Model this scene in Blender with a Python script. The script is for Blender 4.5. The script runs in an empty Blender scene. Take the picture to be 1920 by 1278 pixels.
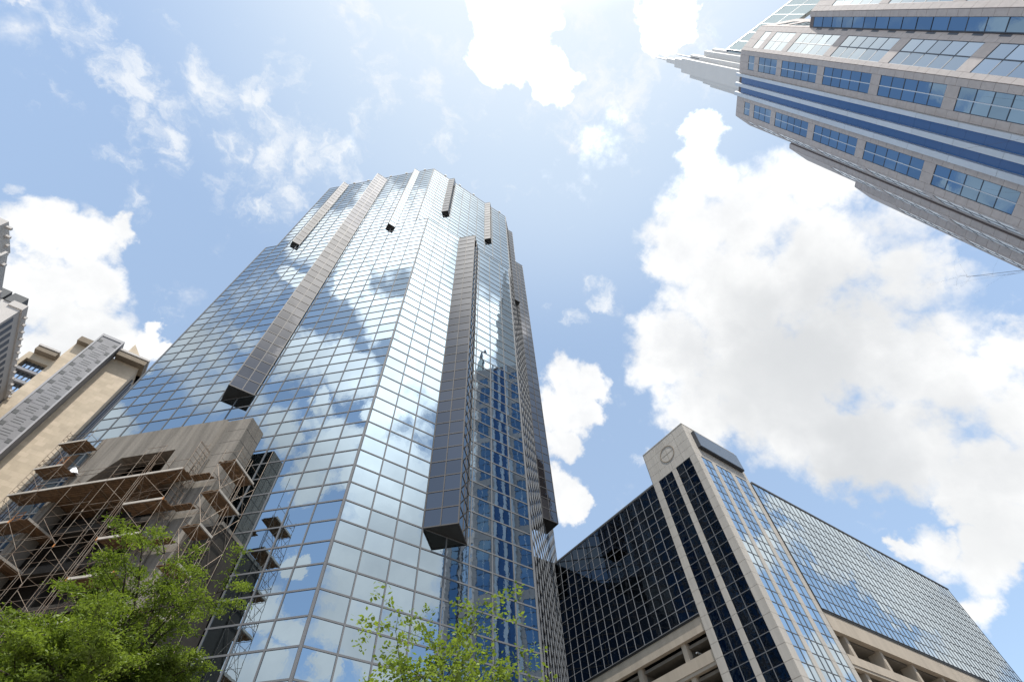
import bpy, math, random
from mathutils import Vector, Matrix

random.seed(7)
SC = bpy.context.scene
COL = SC.collection

# ------------------------------------------------------------------ camera
CW = Vector((0.350228, 0.432781, 0.830687))
CR = Vector((0.814822, -0.578164, -0.042321))
CU = Vector((-0.461958, -0.691684, 0.555129))
CP = Vector((0, 0, 1.6))
FPX = 906.85
cam_d = bpy.data.cameras.new('camera')
cam_d.sensor_width = 36
cam_d.lens = 17.0034
cam_d.clip_end = 5000
cam = bpy.data.objects.new('camera', cam_d)
COL.objects.link(cam)
cam.matrix_world = Matrix(((CR.x, CU.x, -CW.x, CP.x), (CR.y, CU.y, -CW.y, CP.y), (CR.z, CU.z, -CW.z, CP.z), (0, 0, 0, 1)))
SC.camera = cam


def ray(px, py):
    return ((px - 960) * CR - (py - 639) * CU + FPX * CW).normalized()


def proj(p):
    d = Vector(p) - CP
    z = d.dot(CW)
    if z < 0.1:
        return None
    return 960 + FPX * d.dot(CR) / z, 639 - FPX * d.dot(CU) / z


# ------------------------------------------------------------------ light and sky
SUN_AZ, SUN_EL = math.radians(-112), math.radians(67)
sdir = Vector((math.cos(SUN_EL) * math.cos(SUN_AZ), math.cos(SUN_EL) * math.sin(SUN_AZ), math.sin(SUN_EL)))
sun_d = bpy.data.lights.new('sun', 'SUN')
sun_d.energy = 4.8
sun_d.angle = math.radians(0.5)
sun_d.color = (1.0, 0.95, 0.87)
sun = bpy.data.objects.new('sun', sun_d)
COL.objects.link(sun)
sun.rotation_euler = (-sdir).to_track_quat('-Z', 'Y').to_euler()
sun.location = (0, 0, 400)

SC.view_settings.view_transform = 'Standard'
SC.view_settings.look = 'None'
SC.view_settings.exposure = 0.4
SC.view_settings.gamma = 1.0
SC.view_settings.use_curve_mapping = False
SC.cycles.max_bounces = 8
SC.cycles.glossy_bounces = 5
SC.cycles.transparent_max_bounces = 6

SKY_S = 0.15
world = bpy.data.worlds.new('World')
SC.world = world
world.use_nodes = True


class NT:
    """tiny node-tree writer"""
    def __init__(s, tree):
        s.t = tree
        s.n = tree.nodes
        s.l = tree.links

    def new(s, typ, **kw):
        n = s.n.new(typ)
        for k, v in kw.items():
            setattr(n, k, v)
        return n

    def put(s, sock, v):
        if isinstance(v, bpy.types.NodeSocket):
            s.l.new(v, sock)
        else:
            sock.default_value = v

    def math(s, op, a, b=0.0, c=0.0, clamp=False):
        n = s.new('ShaderNodeMath', operation=op, use_clamp=clamp)
        s.put(n.inputs[0], a)
        s.put(n.inputs[1], b)
        s.put(n.inputs[2], c)
        return n.outputs[0]

    def vmath(s, op, a, b=None, sc=None):
        n = s.new('ShaderNodeVectorMath', operation=op)
        s.put(n.inputs[0], a)
        if b is not None:
            s.put(n.inputs[1], b)
        if sc is not None:
            s.put(n.inputs['Scale'], sc)
        return n.outputs['Value'] if op == 'DOT_PRODUCT' else n.outputs['Vector']

    def noise(s, vec, scale, detail=4, rough=0.5, out='Fac', lac=2.0):
        n = s.new('ShaderNodeTexNoise')
        if vec is not None:
            s.put(n.inputs['Vector'], vec)
        n.inputs['Scale'].default_value = scale
        n.inputs['Detail'].default_value = detail
        n.inputs['Roughness'].default_value = rough
        n.inputs['Lacunarity'].default_value = lac
        return n.outputs[out]

    def mr(s, v, a, b, c=0.0, d=1.0, smooth=True):
        n = s.new('ShaderNodeMapRange', interpolation_type='SMOOTHSTEP' if smooth else 'LINEAR')
        s.put(n.inputs['Value'], v)
        n.inputs['From Min'].default_value = a
        n.inputs['From Max'].default_value = b
        n.inputs['To Min'].default_value = c
        n.inputs['To Max'].default_value = d
        return n.outputs['Result']

    def mix(s, f, a, b, blend='MIX'):
        n = s.new('ShaderNodeMix', data_type='RGBA', blend_type=blend)
        s.put(n.inputs[0], f)
        s.put(n.inputs[6], a)
        s.put(n.inputs[7], b)
        return n.outputs[2]


def build_sky():
    T = NT(world.node_tree)
    T.n.clear()
    out = T.new('ShaderNodeOutputWorld')
    bg = T.new('ShaderNodeBackground')
    bg.inputs['Strength'].default_value = SKY_S
    T.l.new(bg.outputs[0], out.inputs[0])
    sky = T.new('ShaderNodeTexSky', sky_type='NISHITA')
    sky.sun_disc = False
    sky.sun_elevation = SUN_EL
    sky.sun_rotation = math.atan2(sdir.x, sdir.y)
    sky.altitude = 200
    sky.air_density = 1.0
    sky.dust_density = 0.6
    sky.ozone_density = 1.6
    tc = T.new('ShaderNodeTexCoord')
    d = tc.outputs['Generated']
    w1 = T.vmath('SUBTRACT', T.noise(d, 4.0, 4, 0.55, 'Color'), (0.5, 0.5, 0.5))
    w2 = T.vmath('SUBTRACT', T.noise(d, 15.0, 6, 0.6, 'Color'), (0.5, 0.5, 0.5))
    dw = T.vmath('ADD', d, T.vmath('SCALE', w1, sc=0.11))
    dw = T.vmath('NORMALIZE', T.vmath('ADD', dw, T.vmath('SCALE', w2, sc=0.10)))

    def rpx(r):
        return r / FPX * 0.85

    def field(blobs, fi=0.25, fo=1.3):
        f = None
        for c, r, wt in blobs:
            ci, co = math.cos(r * fi), math.cos(r * fo)
            k = 1.0 / (ci - co)
            v = T.math('MULTIPLY_ADD', T.vmath('DOT_PRODUCT', dw, tuple(c)), k * wt, -co * k * wt, clamp=True)
            f = v if f is None else T.math('MAXIMUM', f, v)
        return f

    def P(lst):
        o = []
        for b in lst:
            v = ray(b[0], b[1])
            o.append((v, rpx(b[2]) * v.dot(CW) ** 1.5, b[3] if len(b) > 3 else 1.0))
        return o

    def RF(lst, n):
        n = Vector(n).normalized()
        o = []
        for b in lst:
            v = ray(b[0], b[1])
            rr = rpx(b[2]) * v.dot(CW) ** 1.5
            v = v - 2 * n.dot(v) * n
            o.append((v, rr, b[3] if len(b) > 3 else 1.0))
        return o
    cum = P([(1330, 250, 55), (1335, 330, 75), (1290, 420, 95), (1410, 400, 130), (1260, 490, 70), (1350, 560, 130), (1270, 660, 100),
             (1300, 760, 90), (1420, 700, 150), (1530, 500, 140), (1570, 640, 160), (1700, 700, 150), (1480, 800, 120), (1590, 840, 110),
             (1710, 830, 130), (1830, 740, 140), (1880, 900, 120), (1800, 930, 70), (1740, 1020, 70), (1820, 1070, 90), (1840, 1150, 60), (1690, 1030, 35),
             (70, 430, 75), (150, 440, 70), (60, 540, 110), (170, 530, 80), (205, 425, 40), (150, 620, 110), (40, 660, 90), (265, 640, 50), (290, 600, 25), (310, 650, 30),
             (1060, 705, 45), (1100, 725, 42), (1050, 780, 60), (1085, 775, 40), (1045, 840, 40), (1060, 930, 45), (1085, 945, 28), (1030, 900, 30),
             (1660, 430, 110, .68), (1560, 330, 90, .8), (1680, 520, 120, .8), (1810, 520, 90, .62), (1790, 610, 110, .75), (1890, 650, 90, .9), (1900, 770, 110), (1905, 900, 100), (1855, 965, 75), (1905, 990, 70), (1835, 1035, 75), (950, 60, 95), (1035, 130, 60), (990, 10, 70), (1250, 20, 70), (20, 10, 40, .6), (15, 360, 30, .5)])
    soft = P([(425, 180, 75, 1.25), (240, 145, 60, 1.0), (195, 140, 40, .9), (280, 135, 40, .9), (645, 20, 60, 1.0), (285, 260, 34, 1.0), (235, 205, 34, .9), (255, 250, 30, .8), (1130, 550, 30, .75), (1115, 525, 18, .7), (1075, 600, 20, .65), (500, 190, 50, .9), (560, 270, 60, .8), (170, 70, 50, .8), (190, 310, 40, .7), (220, 370, 30, .6),
              (480, 300, 110, .8), (330, 260, 60, .7), (640, 325, 40, .7), (510, 130, 90, .7), (760, 180, 160, .55), (1130, 90, 170, .9), (880, 260, 120, .4), (1230, 130, 110, .8),
              (1700, 470, 140, .8), (1850, 560, 90, .7), (1190, 850, 22, .8), (190, 70, 120, .5), (230, 240, 50, .7), (1260, 560, 40, .8), (480, 380, 70, .4), (1910, 1060, 60, .7)])
    refl = RF([(466, 640, 44), (560, 683, 60), (640, 690, 55), (718, 580, 50), (650, 512, 42), (560, 540, 22), (514, 795, 50), (623, 833, 55), (591, 900, 42), (645, 885, 28), (550, 1040, 22), (500, 1135, 55), (545, 1170, 36),
               (497, 1260, 44), (215, 800, 55), (330, 660, 28), (640, 430, 80), (735, 420, 90), (700, 360, 80), (600, 760, 26), (690, 760, 28), (290, 700, 20), (420, 560, 18)], (-1, -1, 0))
    refl += RF([(700, 700, 150), (790, 560, 160), (830, 480, 170), (760, 380, 140), (690, 860, 130), (740, 960, 130), (660, 1120, 100), (770, 1060, 120), (880, 420, 170), (860, 650, 120), (640, 1000, 90), (930, 560, 110), (600, 1265, 36), (700, 1230, 70), (900, 340, 130)], (0, -1, 0))
    refl += RF([(1500, 985, 50), (1570, 1030, 65), (1660, 1080, 75), (1750, 1140, 75), (1510, 1060, 40), (1600, 1085, 45), (1440, 1050, 40), (1560, 1260, 45), (1450, 960, 18), (1820, 1240, 30)], (0, -1, 0))
    fine = T.noise(d, 9.0, 9, 0.6)
    fibre = T.noise(dw, 16.0, 9, 0.66)
    F = field(cum)
    FR = T.math('MULTIPLY', field(refl, 0.0, 1.55), T.mr(T.vmath('DOT_PRODUCT', d, tuple(CW)), 0.72, 0.60))
    # the same broken cumulus carries on over the rest of the dome
    sep = T.new('ShaderNodeSeparateXYZ')
    T.l.new(d, sep.inputs[0])
    zz = T.math('ADD', T.math('MAXIMUM', sep.outputs[2], 0.0), 0.22)
    cmb = T.new('ShaderNodeCombineXYZ')
    T.put(cmb.inputs[0], T.math('DIVIDE', sep.outputs[0], zz))
    T.put(cmb.inputs[1], T.math('DIVIDE', sep.outputs[1], zz))
    gen = T.mr(T.noise(cmb.outputs[0], 1.5, 3, 0.5), 0.47, 0.66)
    away = T.mr(T.vmath('DOT_PRODUCT', d, tuple(CW)), 0.60, 0.42)
    F = T.math('MAXIMUM', F, T.math('MULTIPLY', T.math('MULTIPLY', gen, away), 0.8))
    fn = T.math('SUBTRACT', fine, 0.5)
    dens = T.mr(T.math('MULTIPLY_ADD', fn, 1.75, F), 0.18, 0.76)
    densr = T.mr(T.math('MULTIPLY_ADD', fn, 2.2, FR), 0.30, 0.80)
    dens = T.math('MAXIMUM', dens, densr)
    wisp = T.mr(T.math('MULTIPLY_ADD', T.math('ADD', T.math('SUBTRACT', fibre, 0.5), T.math('MULTIPLY', fn, 0.5)), 2.4, T.math('MULTIPLY', field(soft, 0.0, 1.7), 0.66)), 0.26, 1.05)
    E = 1.0 / (SKY_S * 1.32)

    def C(r, g, b):
        return (r * E, g * E, b * E, 1)
    # blue of the sky, a little milky, milkier near the sun
    base = T.mix(0.36, sky.outputs[0], C(0.74, 0.96, 1.20))
    glow = T.mr(T.vmath('DOT_PRODUCT', d, tuple(ray(1020, -120))), 0.74, 1.0, 0.0, 0.7)
    base = T.mix(glow, base, C(0.80, 0.92, 1.03))
    aur = T.mr(T.vmath('DOT_PRODUCT', d, tuple(sdir)), 0.80, 1.0, 0.0, 0.6)
    base = T.mix(aur, base, C(1.05, 1.09, 1.12))
    aur = T.mr(T.vmath('DOT_PRODUCT', d, tuple(sdir)), 0.92, 1.0, 0.0, 0.95)
    base = T.mix(aur, base, C(3.2, 3.2, 3.1))
    base = T.mix(T.math('MULTIPLY', wisp, 0.85), base, C(0.97, 1.0, 1.03))
    shade = field(P([(1490, 640, 230, .9), (1430, 800, 160, .8), (1580, 860, 150), (1800, 830, 150, .7), (1840, 1000, 120, .6), (120, 600, 130, .7), (60, 520, 90, .4)]) + [(-sdir, 2.2, .45)], 0.0, 1.5)
    grey = T.math('MULTIPLY', shade, T.mr(T.noise(d, 5.0, 5, 0.55), 0.25, 0.62))
    tone = T.mr(T.noise(d, 7.0, 7, 0.6), 0.3, 0.72)
    lit = T.mix(tone, C(0.92, 0.935, 0.955), C(1.18, 1.18, 1.17))
    cl = T.mix(grey, lit, C(0.71, 0.73, 0.75))
    # thin cloud scatters forward: brighter the nearer it stands to the sun
    fwd = T.mr(T.vmath('DOT_PRODUCT', d, tuple(sdir)), 0.70, 1.0, 1.0, 3.2)
    n = T.new('ShaderNodeVectorMath', operation='SCALE')
    T.put(n.inputs[0], cl)
    T.put(n.inputs['Scale'], fwd)
    T.l.new(T.mix(dens, base, n.outputs['Vector']), bg.inputs['Color'])


build_sky()


# ------------------------------------------------------------------ materials
def mat(name, col, rough=0.8, metal=0.0, var=0.0, vscale=1.0, bump=0.0, bscale=8.0, spec=0.5, col2=None, streak=False):
    m = bpy.data.materials.new(name)
    m.use_nodes = True
    T = NT(m.node_tree)
    b = T.n['Principled BSDF']
    b.inputs['Roughness'].default_value = rough
    b.inputs['Metallic'].default_value = metal
    b.inputs['Specular IOR Level'].default_value = spec
    c = (*col, 1)
    geo = T.new('ShaderNodeNewGeometry').outputs['Position']
    if var > 0:
        vec = geo
        if streak:
            mp = T.new('ShaderNodeMapping')
            mp.inputs['Scale'].default_value = (1, 1, 0.08)
            T.l.new(geo, mp.inputs[0])
            vec = mp.outputs[0]
        f = T.mr(T.noise(vec, vscale, 6, 0.62), 0.3, 0.7)
        dark = tuple(x * (1 - var) for x in col) if col2 is None else col2
        cc = T.mix(f, (*dark, 1), c)
        oi = T.new('ShaderNodeObjectInfo').outputs['Random']
        cc = T.mix(T.mr(oi, 0, 1, 0.0, 0.22, False), cc, (*[x * 0.72 for x in col], 1))
        T.l.new(cc, b.inputs['Base Color'])
    elif metal == 1.0:
        # every pane its own coating: a few percent of tint
        oi = T.new('ShaderNodeObjectInfo').outputs['Random']
        isl = T.new('ShaderNodeNewGeometry').outputs['Random Per Island']
        r = T.math('FRACT', T.math('ADD', T.math('MULTIPLY', oi, 7.3), T.math('MULTIPLY', isl, 5.1)))
        T.l.new(T.mix(r, (*[x * 0.88 for x in col], 1), (*[min(1, x * 1.06) for x in col], 1)), b.inputs['Base Color'])
    else:
        b.inputs['Base Color'].default_value = c
    if bump > 0:
        bn = T.new('ShaderNodeBump')
        bn.inputs['Strength'].default_value = 1.0
        bn.inputs['Distance'].default_value = bump
        T.l.new(T.noise(geo, bscale, 4, 0.55), bn.inputs['Height'])
        T.l.new(bn.outputs[0], b.inputs['Normal'])
    return m


M_GLASS = mat('mirror_glass', (0.365, 0.45, 0.515), 0.012, 1.0, bump=0.0055, bscale=0.38)
M_BAY = mat('bronze_mirror_glass', (0.175, 0.17, 0.172), 0.02, 1.0, bump=0.006, bscale=0.5)
M_DARKGLASS = mat('smoked_mirror_glass', (0.09, 0.10, 0.118), 0.015, 1.0, bump=0.012, bscale=0.6)
M_BLUEGLASS = mat('blue_glass', (0.165, 0.255, 0.36), 0.02, 1.0, bump=0.004, bscale=0.5)
M_BLUESPAN = mat('blue_spandrel_glass', (0.045, 0.13, 0.32), 0.2, 0.0, spec=0.35)
M_PAINTREFL = mat('painted_reflection_glass', (0.84, 0.86, 0.87), 0.3, 0.0, spec=0.6)  # bright sky reflection of the side-face panes, painted in as pale diffuse colour
M_PALEGLASS = mat('pale_glass', (0.46, 0.50, 0.515), 0.06, 1.0)
M_PODGLASS = mat('light_mirror_glass', (0.54, 0.64, 0.70), 0.015, 1.0, bump=0.006, bscale=0.6)
M_MULL2 = mat('pale_aluminium', (0.30, 0.30, 0.31), 0.45, 0.5)
M_MULL = mat('grey_aluminium', (0.125, 0.13, 0.14), 0.65, 0.15, var=0.12, vscale=0.7)
M_BAYMULL = mat('dark_bronze_frame', (0.055, 0.052, 0.052), 0.6, 0.2)
M_DARKMULL = mat('dark_aluminium', (0.07, 0.085, 0.11), 0.5, 0.3)
M_CORE = mat('dark_core', (0.03, 0.033, 0.04), 0.6)
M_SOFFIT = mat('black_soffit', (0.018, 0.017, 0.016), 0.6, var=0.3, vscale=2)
M_STONE = mat('light_stone', (0.43, 0.40, 0.36), 0.75, var=0.17, vscale=1.6, bump=0.004, bscale=14, streak=True)
M_JOINT = mat('stone_joint', (0.20, 0.18, 0.16), 0.9)
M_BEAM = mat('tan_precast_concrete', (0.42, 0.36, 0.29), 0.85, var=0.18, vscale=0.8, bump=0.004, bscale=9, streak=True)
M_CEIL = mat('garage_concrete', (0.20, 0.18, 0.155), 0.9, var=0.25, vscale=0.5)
M_SIGN = mat('grey_sign_panel', (0.16, 0.19, 0.23), 0.4, 0.3, var=0.08, vscale=1.0)
M_SIGNEDGE = mat('sign_edge', (0.03, 0.033, 0.04), 0.5)
M_GRANITE = mat('pink_granite', (0.54, 0.485, 0.46), 0.75, spec=0.25, var=0.13, vscale=1.1, bump=0.002, bscale=20)
M_GRANJOINT = mat('granite_joint', (0.17, 0.14, 0.135), 0.9)
M_SILVER = mat('brushed_silver_metal', (0.62, 0.64, 0.655), 0.42, 0.55, var=0.06, vscale=0.6)
M_CROWN = mat('white_metal_cladding', (0.74, 0.72, 0.69), 0.6, 0.0, var=0.05, vscale=0.2)
M_CROWNBAND = mat('grey_metal_cladding', (0.36, 0.37, 0.39), 0.5, 0.3)
M_BEIGE = mat('beige_stone', (0.56, 0.465, 0.35), 0.8, var=0.16, vscale=0.35, bump=0.003, bscale=6)
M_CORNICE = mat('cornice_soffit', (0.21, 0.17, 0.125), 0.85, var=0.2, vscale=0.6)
M_GREYPANEL = mat('grey_panel', (0.225, 0.225, 0.24), 0.7, 0.0, var=0.12, vscale=0.8)
M_GREYEDGE = mat('grey_panel_rib', (0.32, 0.32, 0.335), 0.7, 0.0)
M_VENT = mat('dark_vent', (0.075, 0.08, 0.085), 0.7)
M_LOUVRE = mat('louvre_fin', (0.20, 0.205, 0.23), 0.5, 0.3)
M_WINLIGHT = mat('sky_reflecting_glass', (0.62, 0.72, 0.80), 0.03, 1.0)
M_WHITEWALL = mat('off_white_render', (0.50, 0.475, 0.455), 0.8, var=0.1, vscale=0.3)
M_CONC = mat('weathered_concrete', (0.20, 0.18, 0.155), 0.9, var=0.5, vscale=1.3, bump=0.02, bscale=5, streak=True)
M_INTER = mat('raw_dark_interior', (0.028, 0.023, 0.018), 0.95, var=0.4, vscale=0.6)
M_TUBE = mat('galvanised_tube', (0.27, 0.23, 0.185), 0.5, 0.4, var=0.35, vscale=1.5, col2=(0.15, 0.09, 0.055))
M_PLANK = mat('brown_scaffold_plank', (0.17, 0.098, 0.048), 0.85, var=0.55, vscale=2.5, bump=0.006, bscale=12)
M_TOE = mat('pale_toe_board', (0.44, 0.40, 0.35), 0.7, var=0.25, vscale=2.0)
M_ORANGE = mat('orange_frame_paint', (0.45, 0.17, 0.035), 0.6, var=0.3, vscale=3)
M_TARP = mat('white_tarp', (0.72, 0.74, 0.78), 0.6)
M_BARK = mat('dark_bark', (0.045, 0.034, 0.026), 0.95, var=0.4, vscale=12, bump=0.01, bscale=30)
M_LAMP = mat('white_lamp_housing', (0.75, 0.75, 0.73), 0.5)


def tile_stone(m, w, h, dark):
    """courses of stone with slight tone changes on a wall that runs along x"""
    T = NT(m.node_tree)
    b = T.n['Principled BSDF']
    geo = T.new('ShaderNodeNewGeometry').outputs['Position']
    sp = T.new('ShaderNodeSeparateXYZ')
    T.l.new(geo, sp.inputs[0])
    cb = T.new('ShaderNodeCombineXYZ')
    T.put(cb.inputs[0], T.math('ADD', sp.outputs[0], sp.outputs[1]))
    T.put(cb.inputs[1], sp.outputs[2])
    br = T.new('ShaderNodeTexBrick')
    T.l.new(cb.outputs[0], br.inputs['Vector'])
    br.inputs['Scale'].default_value = 1.0
    br.inputs['Brick Width'].default_value = w
    br.inputs['Row Height'].default_value = h
    br.inputs['Mortar Size'].default_value = 0.02
    br.inputs['Color1'].default_value = (1, 1, 1, 1)
    br.inputs['Color2'].default_value = (dark, dark, dark * .98, 1)
    br.inputs['Mortar'].default_value = (.78, .77, .75, 1)
    old = b.inputs['Base Color'].links[0].from_socket
    T.l.new(T.mix(1.0, old, br.outputs['Color'], 'MULTIPLY'), b.inputs['Base Color'])


tile_stone(M_BEIGE, 1.5, 1.07, 0.84)


def leaf_mat(name, c1, c2, tr):
    m = bpy.data.materials.new(name)
    m.use_nodes = True
    T = NT(m.node_tree)
    T.n.clear()
    out = T.new('ShaderNodeOutputMaterial')
    geo = T.new('ShaderNodeNewGeometry')
    f = T.mr(T.noise(geo.outputs['Position'], 1.6, 4, 0.6), 0.35, 0.65)
    f2 = geo.outputs['Random Per Island']
    c = T.mix(T.math('MULTIPLY_ADD', f2, 0.5, T.math('MULTIPLY', f, 0.5)), (*c1, 1), (*c2, 1))
    di = T.new('ShaderNodeBsdfDiffuse')
    ti = T.new('ShaderNodeBsdfTranslucent')
    gl = T.new('ShaderNodeBsdfGlossy')
    gl.inputs['Roughness'].default_value = 0.45
    gl.inputs['Color'].default_value = (0.5, 0.5, 0.5, 1)
    T.l.new(c, di.inputs['Color'])
    T.l.new(T.mix(1.0, c, (*tr, 1), 'MULTIPLY'), ti.inputs['Color'])
    m1 = T.new('ShaderNodeMixShader')
    m1.inputs[0].default_value = 0.48
    T.l.new(di.outputs[0], m1.inputs[1])
    T.l.new(ti.outputs[0], m1.inputs[2])
    m2 = T.new('ShaderNodeMixShader')
    m2.inputs[0].default_value = 0.05
    T.l.new(m1.outputs[0], m2.inputs[1])
    T.l.new(gl.outputs[0], m2.inputs[2])
    T.l.new(m2.outputs[0], out.inputs[0])
    return m


M_LEAF = leaf_mat('fresh_locust_leaf', (0.045, 0.075, 0.011), (0.18, 0.245, 0.04), (1.25, 1.25, 0.7))
M_LEAF2 = leaf_mat('fresh_maple_leaf', (0.08, 0.125, 0.02), (0.20, 0.27, 0.04), (1.2, 1.2, 0.7))


# ------------------------------------------------------------------ mesh helpers
class MB:
    def __init__(s):
        s.v = []
        s.f = []

    def box(s, o, x, y, z, x0, x1, y0, y1, z0, z1):
        """box in the frame (origin o, axes x,y,z)"""
        i = len(s.v)
        for c in ((x0, y0, z0), (x1, y0, z0), (x1, y1, z0), (x0, y1, z0), (x0, y0, z1), (x1, y0, z1), (x1, y1, z1), (x0, y1, z1)):
            s.v.append(o + x * c[0] + y * c[1] + z * c[2])
        q = [(0, 3, 2, 1), (4, 5, 6, 7), (0, 1, 5, 4), (1, 2, 6, 5), (2, 3, 7, 6), (3, 0, 4, 7)]
        if x.cross(y).dot(z) < 0:
            q = [t[::-1] for t in q]
        s.f += [tuple(i + k for k in t) for t in q]

    def quad(s, a, b, c, d):
        i = len(s.v)
        s.v += [a, b, c, d]
        s.f.append((i, i + 1, i + 2, i + 3))

    def prism(s, poly, z0, z1):
        ar = sum(poly[i][0] * poly[(i + 1) % len(poly)][1] - poly[(i + 1) % len(poly)][0] * poly[i][1] for i in range(len(poly)))
        if ar < 0:
            poly = poly[::-1]
        n = len(poly)
        i = len(s.v)
        zt = z1 if isinstance(z1, (list, tuple)) else [z1] * n
        s.v += [Vector((p[0], p[1], z0)) for p in poly] + [Vector((p[0], p[1], z)) for p, z in zip(poly, zt)]
        s.f.append(tuple(range(i + n - 1, i - 1, -1)))
        s.f.append(tuple(range(i + n, i + 2 * n)))
        for k in range(n):
            k2 = (k + 1) % n
            s.f.append((i + k, i + k2, i + n + k2, i + n + k))

    def tube(s, a, b, ra, rb=None, n=6):
        rb = ra if rb is None else rb
        a, b = Vector(a), Vector(b)
        d = (b - a)
        if d.length < 1e-6:
            return
        d.normalize()
        x = d.orthogonal().normalized()
        y = d.cross(x)
        i = len(s.v)
        for p, r in ((a, ra), (b, rb)):
            for k in range(n):
                t = 2 * math.pi * k / n
                s.v.append(p + x * (r * math.cos(t)) + y * (r * math.sin(t)))
        for k in range(n):
            k2 = (k + 1) % n
            s.f.append((i + k, i + k2, i + n + k2, i + n + k))
        s.f.append(tuple(range(i + n - 1, i - 1, -1)))
        s.f.append(tuple(range(i + n, i + 2 * n)))

    def mesh(s, name, m, smooth=False):
        me = bpy.data.meshes.new(name)
        me.from_pydata([tuple(v) for v in s.v], [], s.f)
        me.materials.append(m)
        if smooth:
            me.polygons.foreach_set('use_smooth', [True] * len(me.polygons))
        me.update()
        return me

    def build(s, name, m, parent=None, kind=None, label=None, smooth=False):
        o = bpy.data.objects.new(name, s.mesh(name, m, smooth))
        COL.objects.link(o)
        if parent is not None:
            adopt(o, parent)
        if kind:
            o['kind'] = kind
        if label:
            o['label'] = label
        return o


Z = Vector((0, 0, 1))
BASE = {}


def adopt(o, parent):
    """parent o to a thing or a part without moving it"""
    o.parent = parent
    if parent.name in BASE:
        o.matrix_parent_inverse = BASE[parent.name]


def V3(p, z=0.0):
    return Vector((p[0], p[1], z))


def thing(name, label, cat, loc=(0, 0, 0), group=None):
    o = bpy.data.objects.new(name, None)
    o.empty_display_size = 1
    COL.objects.link(o)
    o.location = loc
    BASE[o.name] = Matrix.Translation(loc).inverted()
    o['label'] = label
    o['category'] = cat
    if group:
        o['group'] = group
    return o


_shared = {}


def unit_box(w, d, h, m, key):
    k = (round(w, 3), round(d, 3), round(h, 3), m.name)
    if k not in _shared:
        b = MB()
        b.box(Vector((0, 0, 0)), Vector((1, 0, 0)), Vector((0, 1, 0)), Z, -w / 2, w / 2, -d, 0, -h / 2, h / 2)
        _shared[k] = b.mesh(key, m)
    return _shared[k]


def place(name, me, mtx, parent, label=None):
    o = bpy.data.objects.new(name, me)
    COL.objects.link(o)
    o.matrix_world = mtx
    if parent is not None:
        adopt(o, parent)
    if label:
        o['label'] = label
    return o


class Pieces:
    """alike rectangular pieces (panes, tiles ...): the largest in the picture become objects, the rest one mesh"""
    def __init__(s, name, parent, limit=300, restname=None):
        s.name, s.parent, s.limit = name, parent, limit
        s.rest = restname or name + '_field'
        s.items = []

    def add(s, c, n, w, h, m, d=0.03, tilt=0.0, parent=None, hidden=False):
        """c: centre of the front face, n: outward normal"""
        n = Vector(n).normalized()
        x = n.cross(Z)
        if x.length < 1e-6:
            x = Vector((1, 0, 0))
        x.normalize()
        z = x.cross(n)
        if tilt:
            n2 = (n + x * random.gauss(0, tilt) + z * random.gauss(0, tilt)).normalized()
            x = (x - n2 * x.dot(n2)).normalized()
            n = n2
            z = x.cross(n)
        s.items.append((s.area(c, n, x, z, w, h) * (0.0 if hidden else 1.0), c, n, x, z, w, h, m, d, parent or s.parent))

    def area(s, c, n, x, z, w, h):
        if (CP - c).dot(n) <= 0:
            return 0
        q = proj(c)
        if q is None or not (-10 < q[0] < 1930 and -10 < q[1] < 1288):
            return 0
        a = proj(c + x * w * .5)
        b = proj(c + z * h * .5)
        if a is None or b is None:
            return 0
        return 4 * abs((a[0] - q[0]) * (b[1] - q[1]) - (a[1] - q[1]) * (b[0] - q[0]))

    def finish(s, minarea=20):
        s.items.sort(key=lambda t: -t[0])
        rest = {}
        for i, (a, c, n, x, z, w, h, m, d, par) in enumerate(s.items):
            if i < s.limit and a > minarea:
                mt = Matrix(((x.x, n.x, z.x, c.x), (x.y, n.y, z.y, c.y), (x.z, n.z, z.z, c.z), (0, 0, 0, 1)))
                place(s.name, unit_box(w, d, h, m, s.name), mt, par)
            else:
                rest.setdefault((m.name, par.name), (m, par, MB()))[2].box(c, x, n, z, -w / 2, w / 2, -d, 0, -h / 2, h / 2)
        for m, par, mb in rest.values():
            mb.build(s.rest, m, par, 'stuff')


def facet_fn(p0, ang):
    """vertical facet: origin p0 (x,y), direction angle (deg); returns point(a, out, z), dir, outward normal facing the camera side"""
    e = Vector((math.cos(math.radians(ang)), math.sin(math.radians(ang)), 0))
    n = Vector((e.y, -e.x, 0))
    mid = V3(p0) + e * 5
    if (CP - mid).dot(n) < 0:
        n = -n
    o = V3(p0)
    return o, e, n


# ------------------------------------------------------------------ ground
def build_ground():
    g = MB()
    g.quad(Vector((-3000, -3000, 0)), Vector((3000, -3000, 0)), Vector((3000, 3000, 0)), Vector((-3000, 3000, 0)))
    g.build('ground', mat('paving', (0.22, 0.20, 0.18), 0.9, var=0.2, vscale=0.5), None, 'structure')
    r = MB()
    r.quad(Vector((-300, -16, .004)), Vector((64, -16, .004)), Vector((64, -5, .004)), Vector((-300, -5, .004)))
    r.build('road', mat('asphalt', (0.05, 0.05, 0.05), 0.9, var=0.2, vscale=2), None, 'structure')
    k = MB()
    X, Y = Vector((1, 0, 0)), Vector((0, 1, 0))
    k.box(Vector((0, 0, 0)), X, Y, Z, -300, 64, -5, -4.8, 0, .13)
    k.build('kerb', M_STONE, None, 'structure')


# ------------------------------------------------------------------ mirrored tower
ROW0, ROWH = 0.05, 1.95
NL, NT_ = 51, 72
ZSET, ZTOP = ROW0 + ROWH * NL, ROW0 + ROWH * NT_


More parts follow.
